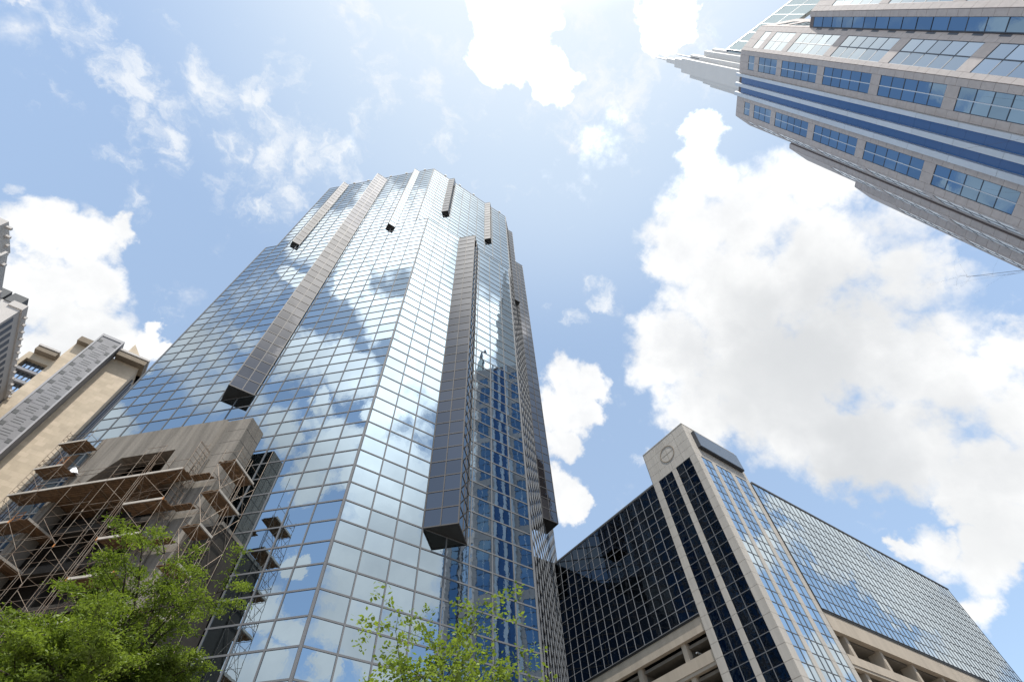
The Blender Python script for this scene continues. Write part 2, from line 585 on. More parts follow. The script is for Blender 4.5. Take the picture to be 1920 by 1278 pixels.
def curtain(panes, verts, rows_mb, p0, ang, cols, z0k, z1k, m, rowz, tilt, verts_mb=None, hid=None, mull=.13, dep=.06, panegap=.02):
    o, e, n = facet_fn(p0, ang)
    for i in range(len(cols) - 1):
        a0, a1 = cols[i], cols[i + 1]
        for k in range(z0k, z1k):
            za, zb = rowz(k), rowz(k + 1)
            c = o + e * ((a0 + a1) / 2) + Z * ((za + zb) / 2)
            panes.add(c, n, a1 - a0 - panegap, zb - za - panegap, m, tilt=tilt, hidden=bool(hid and hid((a0 + a1) / 2, (za + zb) / 2)))
    return o, e, n


def build_glass_tower():
    t = thing('glass_tower', 'tall mirrored glass tower with angled facets and projecting bays in the centre', 'tower', (19.5, 60, 0))
    rowz = lambda k: ROW0 + ROWH * k
    P1 = (9.14, 35.85)
    CH = 43.5
    ca, sa = math.cos(math.radians(CH)), math.sin(math.radians(CH))
    R2 = (29.6, 35.85)
    s = 1.7678
    chs = s / sa
    # cores
    Lend = (P1[0] - 35 * .70711, P1[1] + 35 * .70711)
    Cend = (R2[0] + 35 * ca, R2[1] + 35 * sa)
    low = [P1, R2, Cend, (Cend[0], Cend[1] + 20), (30, 105), (9, 105), (Lend[0], Lend[1] + 20), Lend]
    U1 = (P1[0] - s, P1[1] + s)
    U2 = (R2[0] + chs * ca, R2[1] + s)
    ULend = (P1[0] - 32.5 * .70711, P1[1] + 32.5 * .70711)
    UCend = (R2[0] + 32.5 * ca, R2[1] + 32.5 * sa)
    up = [U1, U2, UCend, (UCend[0], UCend[1] + 20), (29, 102), (10, 102), (ULend[0], ULend[1] + 22), ULend]

    def inset(poly, k=.12):
        cx = sum(p[0] for p in poly) / len(poly)
        cy = sum(p[1] for p in poly) / len(poly)
        o = []
        for p in poly:
            d = math.hypot(p[0] - cx, p[1] - cy)
            f = (d - k) / d
            o.append((cx + (p[0] - cx) * f, cy + (p[1] - cy) * f))
        return o
    b = MB()
    b.prism(inset(low), 0, ZSET - .01)
    b.build('lower_block', M_DARKGLASS, t)
    b = MB()
    b.prism(inset(up), ZSET, ZTOP - .02)
    b.build('upper_block', M_DARKGLASS, t)
    pn = Pieces('glass_pane', t, 300)
    mull = Pieces('mullion', t, 120, 'mullion_grid')
    tr = Pieces('transom', t, 300, 'transom_grid')
    colsR = [20.46 * i / 8 for i in range(9)]
    colsL = [2.5 * i for i in range(15)]
    upR_len = U2[0] - U1[0]
    colsRu = [upR_len * i / 10 for i in range(11)]
    hidL = lambda a, z: 9.0 < a < 28 and z < 37
    jobs = [(P1, 0, colsR, 0, NL, None), (P1, 135, colsL, 0, NL, hidL), (R2, CH, colsL, 0, NL, None),
            (U1, 0, colsRu, NL, NT_, None), (P1, 135, colsL[1:14], NL, NT_, None), (R2, CH, [chs] + colsL[2:14], NL, NT_, None)]
    for p0, ang, cols, k0, k1, hid in jobs:
        o, e, n = curtain(pn, None, None, p0, ang, cols, k0, k1, M_GLASS, rowz, .0017, hid=hid)
        z0, z1 = rowz(k0), rowz(k1)
        for i, a in enumerate(cols):
            w = .26 if i in (0, len(cols) - 1) else .12
            mull.add(o + e * a + n * .06 + Z * ((z0 + z1) / 2), n, w, z1 - z0, M_MULL, d=.1)
        L = cols[-1] - cols[0]
        for k in range(k0, k1 + 1):
            tr.add(o + e * ((cols[0] + cols[-1]) / 2) + n * .052 + Z * rowz(k), n, L, .13, M_MULL, d=.09)
    # rail along the setback ledge
    # bays: prisms turned 45 degrees that grow out of a facet
    bp = Pieces('bay_pane', t, 300, 'bay_pane_field')

    def bay(p0, ang, a0, leg, zk0, zk1, ncol, gm=M_BAY):
        o, e, n = facet_fn(p0, ang)
        base = leg * math.sqrt(2)
        z0, z1 = rowz(zk0), rowz(zk1)
        A = o + e * a0
        C = o + e * (a0 + base)
        B = o + e * (a0 + base / 2) + n * (base / 2)
        mb = MB()
        ai, ci = A - n * .06, C - n * .06
        bi = B - n * .05
        mb.prism([(ai.x, ai.y), (bi.x, bi.y), (ci.x, ci.y)], z0, z1)
        core = mb.build('oriel_bay', M_SOFFIT, t)
        grid = MB()
        for (p, q) in ((A, B), (B, C)):
            d = (q - p).normalized()
            nn = Vector((d.y, -d.x, 0))
            if nn.dot(n) < 0:
                nn = -nn
            w = leg / ncol
            for i in range(ncol):
                for k in range(zk0, zk1):
                    bp.add(p + d * (w * (i + .5)) + Z * (rowz(k) + ROWH / 2), nn, w - .02, ROWH - .02, gm, tilt=.002, parent=core)
            for i in range(ncol + 1):
                x = min(max(w * i, .06), leg - .03)
                grid.box(p + d * x, d, nn, Z, -.05, .05, -.05, .05, z0, z1)
            for k in range(zk0, zk1 + 1):
                grid.box(p, d, nn, Z, .02, leg + .02, -.05, .044, rowz(k) - .055, rowz(k) + .055)
        grid.build('bay_frame', M_BAYMULL, core)
    bay(P1, 0, 7.62, 3.42, 15, NL + 0, 2)
    bay(P1, 135, 15.5, 2.95, 24, NT_ - 1, 2)
    bay(R2, CH, 16.0, 2.95, 24, NT_ - 1, 2)
    for a in (6.6, 27.0):
        bay(P1, 135, a, 1.48, 50, NT_, 1, M_GLASS if a < 10 else M_BAY)
        bay(R2, CH, a, 1.48, 50, NT_, 1)
    for a in (4.9, 16.9):
        bay(U1, 0, a, 1.48, 58, NT_, 1)
    pn.finish()
    mull.finish(5)
    tr.finish(5)
    bp.finish()
    # parapet cap and roof lamps
    cap = MB()
    cap.prism(inset(up, -.03), ZTOP, ZTOP + .35)
    cap.build('parapet_cap', M_MULL, t)
    for p0, ang, lst in ((P1, 135, (5.2, 10.5, 15.0, 21.5, 25.6)), (U1, 0, (3.6, 8.3, 13.0, 17.9, 22))):
        o, e, n = facet_fn(p0, ang)
        for a in lst:
            m = MB()
            c = o + e * a - n * .25 + Z * (ZTOP + .35)
            m.box(c, e, n, Z, -.16, .16, -.16, .16, 0, .35)
            m.box(c, e, n, Z, -.30, .30, -.2, .45, .35, .75)
            m.build('roof_lamp', M_LAMP, t)


# ------------------------------------------------------------------ office block with stone stair tower
def build_office_block():
    t = thing('office_building', 'low mirrored office block with pale stone corner tower and open garage floors', 'office building', (84, 50, 0))
    UP = 50.0
    X, Y = Vector((1, 0, 0)), Vector((0, 1, 0))
    ZB, ZR = 28.8, 46.45
    rows = [ZB + 1.403 * i for i in range(12)] + [ZR - .0]
    rows[-1] = ZR
    T0, T1 = 24.42, 32.35        # stair tower along v on the left face
    V0 = 24.30                   # right face plane at u=61.5
    angR = -0.67
    R0 = (61.70, 24.26)
    o, e, n = facet_fn(R0, angR)
    RL = 55.3
    far = o + e * RL
    # body
    b = MB()
    b.prism([(UP + .12, T1), (UP + .12, 58), (UP + 30, 90), (118, 90), (far.x - .1, far.y + .12), (R0[0], R0[1] + .12)], ZB + .02, ZR - .05)
    b.build('upper_storeys', M_CORE, t)
    panes = Pieces('glass_pane', t, 300)
    mull = Pieces('mullion', t, 200, 'mullion_grid')
    tr = Pieces('transom', t, 200, 'transom_grid')
    # left face, along v
    colsL = [T1 + 1.437 * i for i in range(19)]
    nl = Vector((-1, 0, 0))
    ol = Vector((UP, 0, 0))
    for i in range(18):
        for k in range(12):
            c = Vector((UP, (colsL[i] + colsL[i + 1]) / 2, (rows[k] + rows[k + 1]) / 2))
            panes.add(c, nl, 1.437 - .02, rows[k + 1] - rows[k] - .02, M_DARKGLASS, tilt=.002)
    for i, v in enumerate(colsL[1:]):
        mull.add(Vector((UP - .05, v, (ZB + ZR) / 2)), nl, .06, ZR - ZB, M_MULL2, d=.08)
    for k in range(13):
        tr.add(Vector((UP - .043, (colsL[0] + colsL[-1]) / 2, rows[k])), nl, colsL[-1] - colsL[0], .06, M_MULL2, d=.07)
    # right face
    NC = 45
    wc = RL / NC
    for i in range(NC):
        for k in range(12):
            c = o + e * (wc * (i + .5)) + Z * ((rows[k] + rows[k + 1]) / 2)
            panes.add(c, n, wc - .02, rows[k + 1] - rows[k] - .02, M_PODGLASS, tilt=.003)
    for i in range(1, NC + 1):
        mull.add(o + e * (wc * i) + n * .05 + Z * ((ZB + ZR) / 2), n, .05, ZR - ZB, M_MULL, d=.08)
    for k in range(13):
        tr.add(o + e * (RL / 2) + n * .043 + Z * rows[k], n, RL, .055, M_MULL, d=.07)
    # parapet coping
    cp = MB()
    cp.box(Vector((UP, 0, 0)), Y, nl, Z, T1, 58, -.3, .12, ZR + .03, ZR + .25)
    cp.box(o, e, n, Z, .02, RL + .1, -.3, .12, ZR + .03, ZR + .25)
    cp.build('coping', M_MULL, t)
    # dark reveal, beams and garage floors
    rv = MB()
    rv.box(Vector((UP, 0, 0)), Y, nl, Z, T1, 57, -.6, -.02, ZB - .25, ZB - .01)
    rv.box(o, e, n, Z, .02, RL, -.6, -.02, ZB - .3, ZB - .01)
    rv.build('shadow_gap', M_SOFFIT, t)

    def beamL(z0, z1, q, name='spandrel_beam'):
        m = MB()
        m.box(Vector((UP, 0, 0)), Y, nl, Z, T1, 57, -.75, q, z0, z1)
        m.build(name, M_BEAM, t)

    def beamR(z0, z1, q, name='spandrel_beam'):
        m = MB()
        m.box(o, e, n, Z, .02, RL, -.75, q, z0, z1)
        m.build(name, M_BEAM, t)
    beamL(27.05, ZB - .25, -.12)
    beamR(26.55, ZB - .3, -.10)
    z = 25.15
    zz = 24.15
    while z > 1:
        beamL(z - 1.1, z, -.12)
        beamL(z - 1.42, z - 1.104, -.20, 'beam_lip')
        beamR(zz - .95, zz, -.10)
        beamR(zz - 1.25, zz - .954, -.18, 'beam_lip')
        z -= 3.2
        zz -= 3.2
    # columns
    for v in (36.0, 43.1, 50.2):
        m = MB()
        m.box(Vector((UP, v, 0)), Y, nl, Z, -.32, .32, -1.15, -.42, 0, 27.1)
        m.build('garage_column', M_BEAM, t)
    for k in range(8):
        m = MB()
        m.box(o + e * (2.6 + 7.0 * k), e, n, Z, -.3, .3, -1.9, -.42, 0, 26.6)
        m.build('garage_column', M_BEAM, t)
    # decks
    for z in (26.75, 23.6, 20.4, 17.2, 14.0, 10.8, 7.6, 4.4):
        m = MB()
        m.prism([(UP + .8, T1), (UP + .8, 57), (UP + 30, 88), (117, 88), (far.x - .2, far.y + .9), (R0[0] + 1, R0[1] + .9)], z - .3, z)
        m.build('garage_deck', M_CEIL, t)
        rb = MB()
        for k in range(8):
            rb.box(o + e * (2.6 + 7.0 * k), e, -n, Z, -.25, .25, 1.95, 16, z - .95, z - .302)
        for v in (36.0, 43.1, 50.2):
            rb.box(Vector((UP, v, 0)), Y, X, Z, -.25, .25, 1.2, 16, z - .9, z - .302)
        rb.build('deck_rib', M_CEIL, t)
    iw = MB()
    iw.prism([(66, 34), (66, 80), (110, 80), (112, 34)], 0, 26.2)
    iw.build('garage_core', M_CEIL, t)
    # a duct and a lamp under the first deck
    pp = MB()
    pp.tube((UP + 3, 33.2, 25.6), (UP + 9, 33.4, 25.6), .45, n=10)
    pp.build('air_duct', M_SIGNEDGE, t)
    lp = MB()
    lp.box(Vector((UP + 1.6, 35.0, 26.0)), X, Y, Z, -.6, .6, -.1, .1, -.12, 0)
    lp.build('ceiling_lamp', M_LAMP, t)
    # ---- stone stair tower
    ZT = 52.1
    core = MB()
    core.prism([(UP + .10, T0 + .10), (61.7, T0 + .10), (61.7, 40), (UP + .10, T1 - .06)], 0, ZT - .06)
    core.build('stair_tower', M_JOINT, t)
    st = Pieces('stone_panel', t, 300)
    ZW = 46.5
    zs = [ZW - 1.403 * i for i in range(34)]

    def stripL(v0, v1, z0, z1):
        st.add(Vector((UP, (v0 + v1) / 2, (z0 + z1) / 2)), nl, v1 - v0 - .03, z1 - z0 - .03, M_STONE, d=.12)
    nR = Vector((0, -1, 0))

    def stripR(u0, u1, z0, z1):
        st.add(Vector(((u0 + u1) / 2, T0, (z0 + z1) / 2)), nR, u1 - u0 - .03, z1 - z0 - .03, M_STONE, d=.12)
    piersL = [(T0, 25.44), (27.98, 28.74), (31.32, T1)]
    winsL = [(25.44, 27.98), (28.74, 31.32)]
    piersR = [(UP + .0, 51.2), (53.35, 54.2), (57.4, 58.3), (60.7, 61.7)]
    winsR = [(51.2, 53.35, 2), (54.2, 57.4, 3), (58.3, 60.7, 2)]
    for k in range(33):
        for a, c in piersL:
            stripL(a, c, zs[k + 1], zs[k])
        for a, c in piersR:
            stripR(a, c, zs[k + 1], zs[k])
        for a, c in winsL:
            for j in range(2):
                w = (c - a) / 2
                panes.add(Vector((UP + .06, a + w * (j + .5), (zs[k] + zs[k + 1]) / 2)), nl, w - .02, 1.38, M_DARKGLASS, tilt=.002)
        for a, c, nn in winsR:
            for j in range(nn):
                w = (c - a) / nn
                panes.add(Vector((a + w * (j + .5), T0 + .06, (zs[k] + zs[k + 1]) / 2)), nR, w - .02, 1.38, M_PODGLASS, tilt=.003)
    for a, c in winsL:
        mull.add(Vector((UP + .01, (a + c) / 2, ZW / 2 + 1)), nl, .07, ZW - 2, M_MULL, d=.06)
        for k in range(33):
            tr.add(Vector((UP + .018, (a + c) / 2, zs[k])), nl, c - a, .07, M_MULL, d=.06)
    for a, c, nn in winsR:
        for j in range(1, nn):
            mull.add(Vector((a + (c - a) * j / nn, T0 + .01, ZW / 2 + 1)), nR, .07, ZW - 2, M_MULL, d=.06)
        for k in range(33):
            tr.add(Vector(((a + c) / 2, T0 + .018, zs[k])), nR, c - a, .07, M_MULL, d=.06)
    # head of the tower: four courses of slabs
    nz = 4
    hz = (ZT - ZW) / nz
    for r in range(nz):
        cuts = [T0, T0 + 2.0, T0 + 4.0, T0 + 6.0, T1] if r % 2 else [T0, T0 + 2.0, T0 + 4.0, T0 + 6.0, T1]
        for i in range(len(cuts) - 1):
            stripL(cuts[i], cuts[i + 1], ZW + hz * r, ZW + hz * (r + 1))
        cuts = [UP, 52.2, 54.5, 56.8, 59.2, 61.7]
        for i in range(len(cuts) - 1):
            stripR(cuts[i], cuts[i + 1], ZW + hz * r, ZW + hz * (r + 1))
    st.finish()
    panes.finish()
    mull.finish(5)
    tr.finish(5)
    cc = MB()
    cc.prism([(UP - .03, T0 - .03), (61.73, T0 - .03), (61.73, 40), (UP - .03, T1 + .03)], ZT, ZT + .12)
    cc.build('tower_coping', M_STONE, t)
    # ring carved in the stone
    rg = MB()
    N = 40
    cy, cz_, r0, r1 = 28.42, 49.4, 1.17, 1.30
    for k in range(N):
        a0, a1 = 2 * math.pi * k / N, 2 * math.pi * (k + 1) / N
        pts = []
        for aa in (a0, a1):
            for r in (r0, r1):
                pts.append((cy + r * math.cos(aa), cz_ + r * math.sin(aa)))
        x0, x1 = UP - .05, UP + .01
        (a, b_, c, d) = pts
        rg.quad(Vector((x0, *a)), Vector((x0, *c)), Vector((x0, *d)), Vector((x0, *b_)))
        rg.quad(Vector((x0, *b_)), Vector((x0, *d)), Vector((x1, *d)), Vector((x1, *b_)))
        rg.quad(Vector((x0, *a)), Vector((x1, *a)), Vector((x1, *c)), Vector((x0, *c)))
    for (y0, y1, z0, z1) in ((cy - r0, cy + r0, cz_ - .02, cz_ + .02), (cy - .02, cy + .02, cz_ - r0, cz_ + r0)):
        rg.box(Vector((UP, 0, 0)), Y, nl, Z, y0, y1, .001, .012, z0, z1)
    rg.build('stone_ring', mat('ring_bronze', (0.24, 0.20, 0.155), 0.7), t)
    # blank sign box on the right face of the head
    sg = MB()
    sg.box(Vector((0, T0, 0)), X, nR, Z, 51.45, 60.9, .03, .52, 48.1, 51.05)
    s1 = sg.build('sign_box', M_SIGNEDGE, t)
    sp = MB()
    sp.box(Vector((0, T0, 0)), X, nR, Z, 51.55, 60.8, .525, .56, 48.22, 50.95)
    sp.build('sign_face', M_SIGN, s1)


# ------------------------------------------------------------------ granite tower
def build_granite_tower():
    t = thing('granite_tower', 'pink granite skyscraper with blue glass strips, silver fins and a stepped white crown', 'skyscraper', (90, -40, 0))
    K0 = (68.6, -38.4)
    X, Y = Vector((1, 0, 0)), Vector((0, 1, 0))
    core = MB()
    core.prism([(68.7, -45.95), (68.7, -38.4 - .04), (81.9, -25.2), (88.15, -25.97), (102, -40), (125, -53.5), (76.25, -53.5)], 0, 172.4)
    core.build('main_shaft', M_GRANJOINT, t)
    c2 = MB()
    c2.prism([(66.02, -48.3), (66.02, -52.4), (120, -52.4), (120, -46), (68.3, -46)], 0, 145.8)
    c2.build('shoulder_block', M_GRANJOINT, t)
    c3 = MB()
    c3.prism([(88.2, -25.5), (89.1, -24.72), (96.5, -25.68), (108, -38), (125, -52), (88.2, -52)], 0, 146)
    c3.build('shoulder_block', M_GRANJOINT, t)
    c4 = MB()
    c4.prism([(94.9, -25.4), (95.9, -24.42), (102.1, -25.18), (112, -36), (125, -52), (94.9, -52)], 0, 121.6)
    c4.build('shoulder_block', M_GRANJOINT, t)
    tiles = Pieces('granite_panel', t, 300)
    panes = Pieces('window_pane', t, 300)
    bars = Pieces('window_bar', t, 120)
    fins = Pieces('metal_fin', t, 60)
    TH = 2.4375
    top = 172.6
    # storeys, from the top: groups of panes with granite piers between
    groups = [(163.1, 166.8, 1), (149.8, 160.2, 3)]
    z = 147.1
    while z > 4:
        groups.append((z - 16.7, z, 5))
        z -= 19.5

    def strip(o, e, n, a0, a1, z0, z1, out=.12):
        k = 0
        zz = z1
        while zz > z0 + .3:
            zb = max(zz - TH, z0)
            tiles.add(o + e * ((a0 + a1) / 2) + n * out + Z * ((zz + zb) / 2), n, a1 - a0 - .04, zz - zb - .05, M_GRANITE, d=.14)
            zz = zb

    def windows(o, e, n, a0, a1, ztop, m, ncol=2, groups_=groups, barm=M_SILVER, piers=True):
        prev = ztop
        for zb, zt, nr in groups_:
            if zt > ztop:
                continue
            if piers:
                h = prev - zt
                w = (a1 - a0)
                for j in range(2):
                    tiles.add(o + e * (a0 + w * (j + .5) / 2) + n * .12 + Z * (zt + h / 2), n, w / 2 - .04, h - .05, M_GRANITE, d=.14)
            ph = (zt - zb) / nr
            w = (a1 - a0) / ncol
            for r in range(nr):
                for j in range(ncol):
                    panes.add(o + e * (a0 + w * (j + .5)) + n * .03 + Z * (zb + ph * (r + .5)), n, w - .04, ph - .04, m, tilt=.0025)
            if nr > 0:
                # dark head, sill and storey bars, silver middle bar
                for r in range(nr + 1):
                    bars.add(o + e * ((a0 + a1) / 2) + n * .07 + Z * (zb + ph * r), n, a1 - a0, .17, M_DARKMULL, d=.06)
                for j in (0, ncol):
                    bars.add(o + e * (a0 + w * j) + n * .062 + Z * ((zb + zt) / 2), n, .16, zt - zb, M_DARKMULL, d=.06)
                for j in range(1, ncol):
                    bars.add(o + e * (a0 + w * j) + n * .10 + Z * ((zb + zt) / 2), n, .16, zt - zb, barm, d=.06)
            prev = zb

    def sB(az):
        tt = math.tan(math.radians(az))
        return (68.6 * tt + 38.4) / (1 - tt) * math.sqrt(2)
    # face B: turned 45 degrees, in shade
    o, e, n = facet_fn(K0, 45)
    e_tile = (0, sB(-28.42))
    strip(o, e, n, *e_tile, 0, top)
    windows(o, e, n, sB(-28.42), sB(-25.85), top, M_BLUEGLASS)
    strip(o, e, n, sB(-25.85), sB(-24.98), 0, top)
    strip(o, e, n, sB(-20.78), sB(-20.05), 0, top)
    windows(o, e, n, sB(-20.05), sB(-17.8), top, M_BLUEGLASS)
    strip(o, e, n, sB(-17.8), 13.3 * math.sqrt(2), 0, top)
    for az0, az1 in ((-24.42, -23.18), (-22.56, -21.46)):
        a0, a1 = sB(az0), sB(az1)
        zz = top - 2
        while zz > 3:
            panes.add(o + e * ((a0 + a1) / 2) + n * .02 + Z * (zz - 1.95), n, a1 - a0, 3.87, M_BLUESPAN, tilt=.002)
            zz -= 3.9
    for az0, az1 in ((-24.96, -24.42), (-23.18, -22.56), (-21.46, -20.80)):
        a0, a1 = sB(az0), sB(az1)
        zz = top + 1.2
        while zz > 3:
            hh = 9.75
            fins.add(o + e * ((a0 + a1) / 2) + n * .62 + Z * (zz - hh / 2), n, a1 - a0, hh - .05, M_SILVER, d=.62)
            zz -= hh
    # face A: looks along -u
    nA = Vector((-1, 0, 0))
    oA, eA = Vector((68.6, -38.4, 0)), Vector((0, -1, 0))
    strip(oA, eA, nA, 0, 1.0, 0, top)
    windows(oA, eA, nA, 1.0, 6.05, top, M_PALEGLASS, barm=M_DARKMULL)
    strip(oA, eA, nA, 6.05, 7.5, 0, top)
    # slots in the return beside the shoulder
    sl = MB()
    zz = 140
    while zz > 4:
        sl.box(Vector((68.6, -45.7, 0)), Y, nA, Z, -.12, .25, .05, .16, zz, zz + 2.2)
        zz -= 5.2
    sl.build('vent_slots', M_DARKMULL, t, 'stuff')
    # shoulder block: 45 degree return and a face like A
    ob, eb, nb = facet_fn((65.9, -48.3), 45)
    L2 = 3.3
    strip(ob, eb, nb, 0, 1.15, 0, 146)
    g2 = [(144 - 3.9 * (i + 1), 144 - 3.9 * i, 1) for i in range(36)]
    windows(ob, eb, nb, 1.15, L2, 146, M_BLUEGLASS, ncol=1, groups_=g2, piers=False)
    oA2 = Vector((65.9, -48.3, 0))
    strip(oA2, eA, nA, 0, 1.3, 0, 146)
    g3 = [(139 - 16.7 - 19.5 * i, 139 - 19.5 * i, 5) for i in range(7)]
    windows(oA2, eA, nA, 1.3, 4.0, 146, M_PALEGLASS, groups_=g3, barm=M_DARKMULL)
    # far 45 degree return of the shaft, seen past face A
    of, ef, nf_ = Vector((68.6, -45.95, 0)), Vector((1, -1, 0)).normalized(), Vector((-1, -1, 0)).normalized()
    strip(of, ef, nf_, 0, 1.6, 130, top)
    windows(of, ef, nf_, 1.6, 6.6, top, M_PALEGLASS, barm=M_DARKMULL, groups_=groups[:4])
    strip(of, ef, nf_, 6.6, 10.6, 130, top)
    # grazing faces towards +v
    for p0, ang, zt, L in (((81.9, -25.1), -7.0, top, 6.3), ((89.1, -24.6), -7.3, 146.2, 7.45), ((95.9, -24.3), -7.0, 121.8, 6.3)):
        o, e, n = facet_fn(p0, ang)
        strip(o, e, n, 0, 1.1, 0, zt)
        windows(o, e, n, 1.1, L - 1.2, zt, M_PAINTREFL, barm=M_DARKMULL)
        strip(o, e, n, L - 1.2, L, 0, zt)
    for p0, ang, L, zt in (((88.2, -25.45), 41, 1.2, 146.2), ((94.9, -25.35), 45, 1.42, 121.8)):
        o, e, n = facet_fn(p0, ang)
        strip(o, e, n, 0, L, 0, zt)
    tiles.finish()
    panes.finish()
    bars.finish(5)
    fins.finish(5)
    # glass wall of the upper storeys behind face A
    gw = MB()
    a, b_ = Vector((72.0, -39.9, 0)), Vector((79.6, -63.5, 0))
    d = (b_ - a).normalized()
    nn = Vector((d.y, -d.x, 0))
    nn = nn if nn.dot(CP - a) > 0 else -nn
    gw.box(a, d, nn, Z, 0, 25, -1, 0, 172.4, 192)
    g = gw.build('upper_glass_wall', mat('pale_green_glass', (0.46, 0.53, 0.54), 0.9, 0.0, spec=0.0), t)
    gb = MB()
    for i in range(7):
        gb.box(a, d, nn, Z, i * 4.1, i * 4.1 + .16, -.5, .06, 172.4, 192)
    gb.box(a, d, nn, Z, -.1, 25.1, -.9, .1, 191.6, 192.3)
    gb.box(a, d, nn, Z, -.1, 25.1, -.5, .055, 181.5, 181.7)
    gb.build('wall_bar', M_DARKMULL, g)
    # stepped crown: nested slabs turned like face B
    ce = Vector((1, 1, 0)).normalized()
    cn = Vector((-1, 1, 0)).normalized()

    def slab(az0, az1, d0, front, depth, z1, m, name):
        """slab whose front spans az0..az1 at distance about d0"""
        c = Vector((math.cos(math.radians(-24.6)), math.sin(math.radians(-24.6)), 0)) * d0
        f = lambda az: (lambda r: (r - c))(Vector((math.cos(math.radians(az)), math.sin(math.radians(az)), 0)) * (c.dot(cn) + front) / Vector((math.cos(math.radians(az)), math.sin(math.radians(az)), 0)).dot(cn)).dot(ce)
        s0, s1 = f(az0), f(az1)
        mb = MB()
        mb.box(c, ce, cn, Z, min(s0, s1), max(s0, s1), front - depth, front, 170, z1)
        return mb.build(name, m, t)
    D = 95.0
    H = lambda tn, d=D: tn * d + 1.6
    slab(-28.7, -20.7, D, -4.2, 1.6, H(2.52), M_CROWN, 'crown_slab')
    slab(-28.0, -21.0, D, -3.0, 1.6, H(2.58), M_CROWN, 'crown_slab')
    slab(-26.6, -21.3, D, -1.6, 1.6, H(2.72), M_CROWN, 'crown_slab')
    slab(-25.4, -22.0, D, 0.0, 1.8, H(2.80), M_CROWN, 'crown_slab')
    slab(-25.0, -22.8, D, -.6, 1.6, H(2.93), M_CROWN, 'crown_slab')
    slab(-24.6, -23.5, D, -1.0, 1.4, H(3.08), M_CROWN, 'crown_slab')
    sp = MB()
    c = Vector((math.cos(math.radians(-24.2)), math.sin(math.radians(-24.2)), 0)) * (D + 2)
    sp.tube(c + Z * 260, c + Z * H(3.30, D + 2), .9, .15, 8)
    sp.build('crown_spire', M_CROWN, t)
    an = MB()
    c = Vector((math.cos(math.radians(-26.1)), math.sin(math.radians(-26.1)), 0)) * (D + 1)
    an.tube(c + Z * H(2.6), c + Z * H(2.90, D + 1), .3, .2, 6)
    an.build('crown_mast', M_DARKMULL, t)


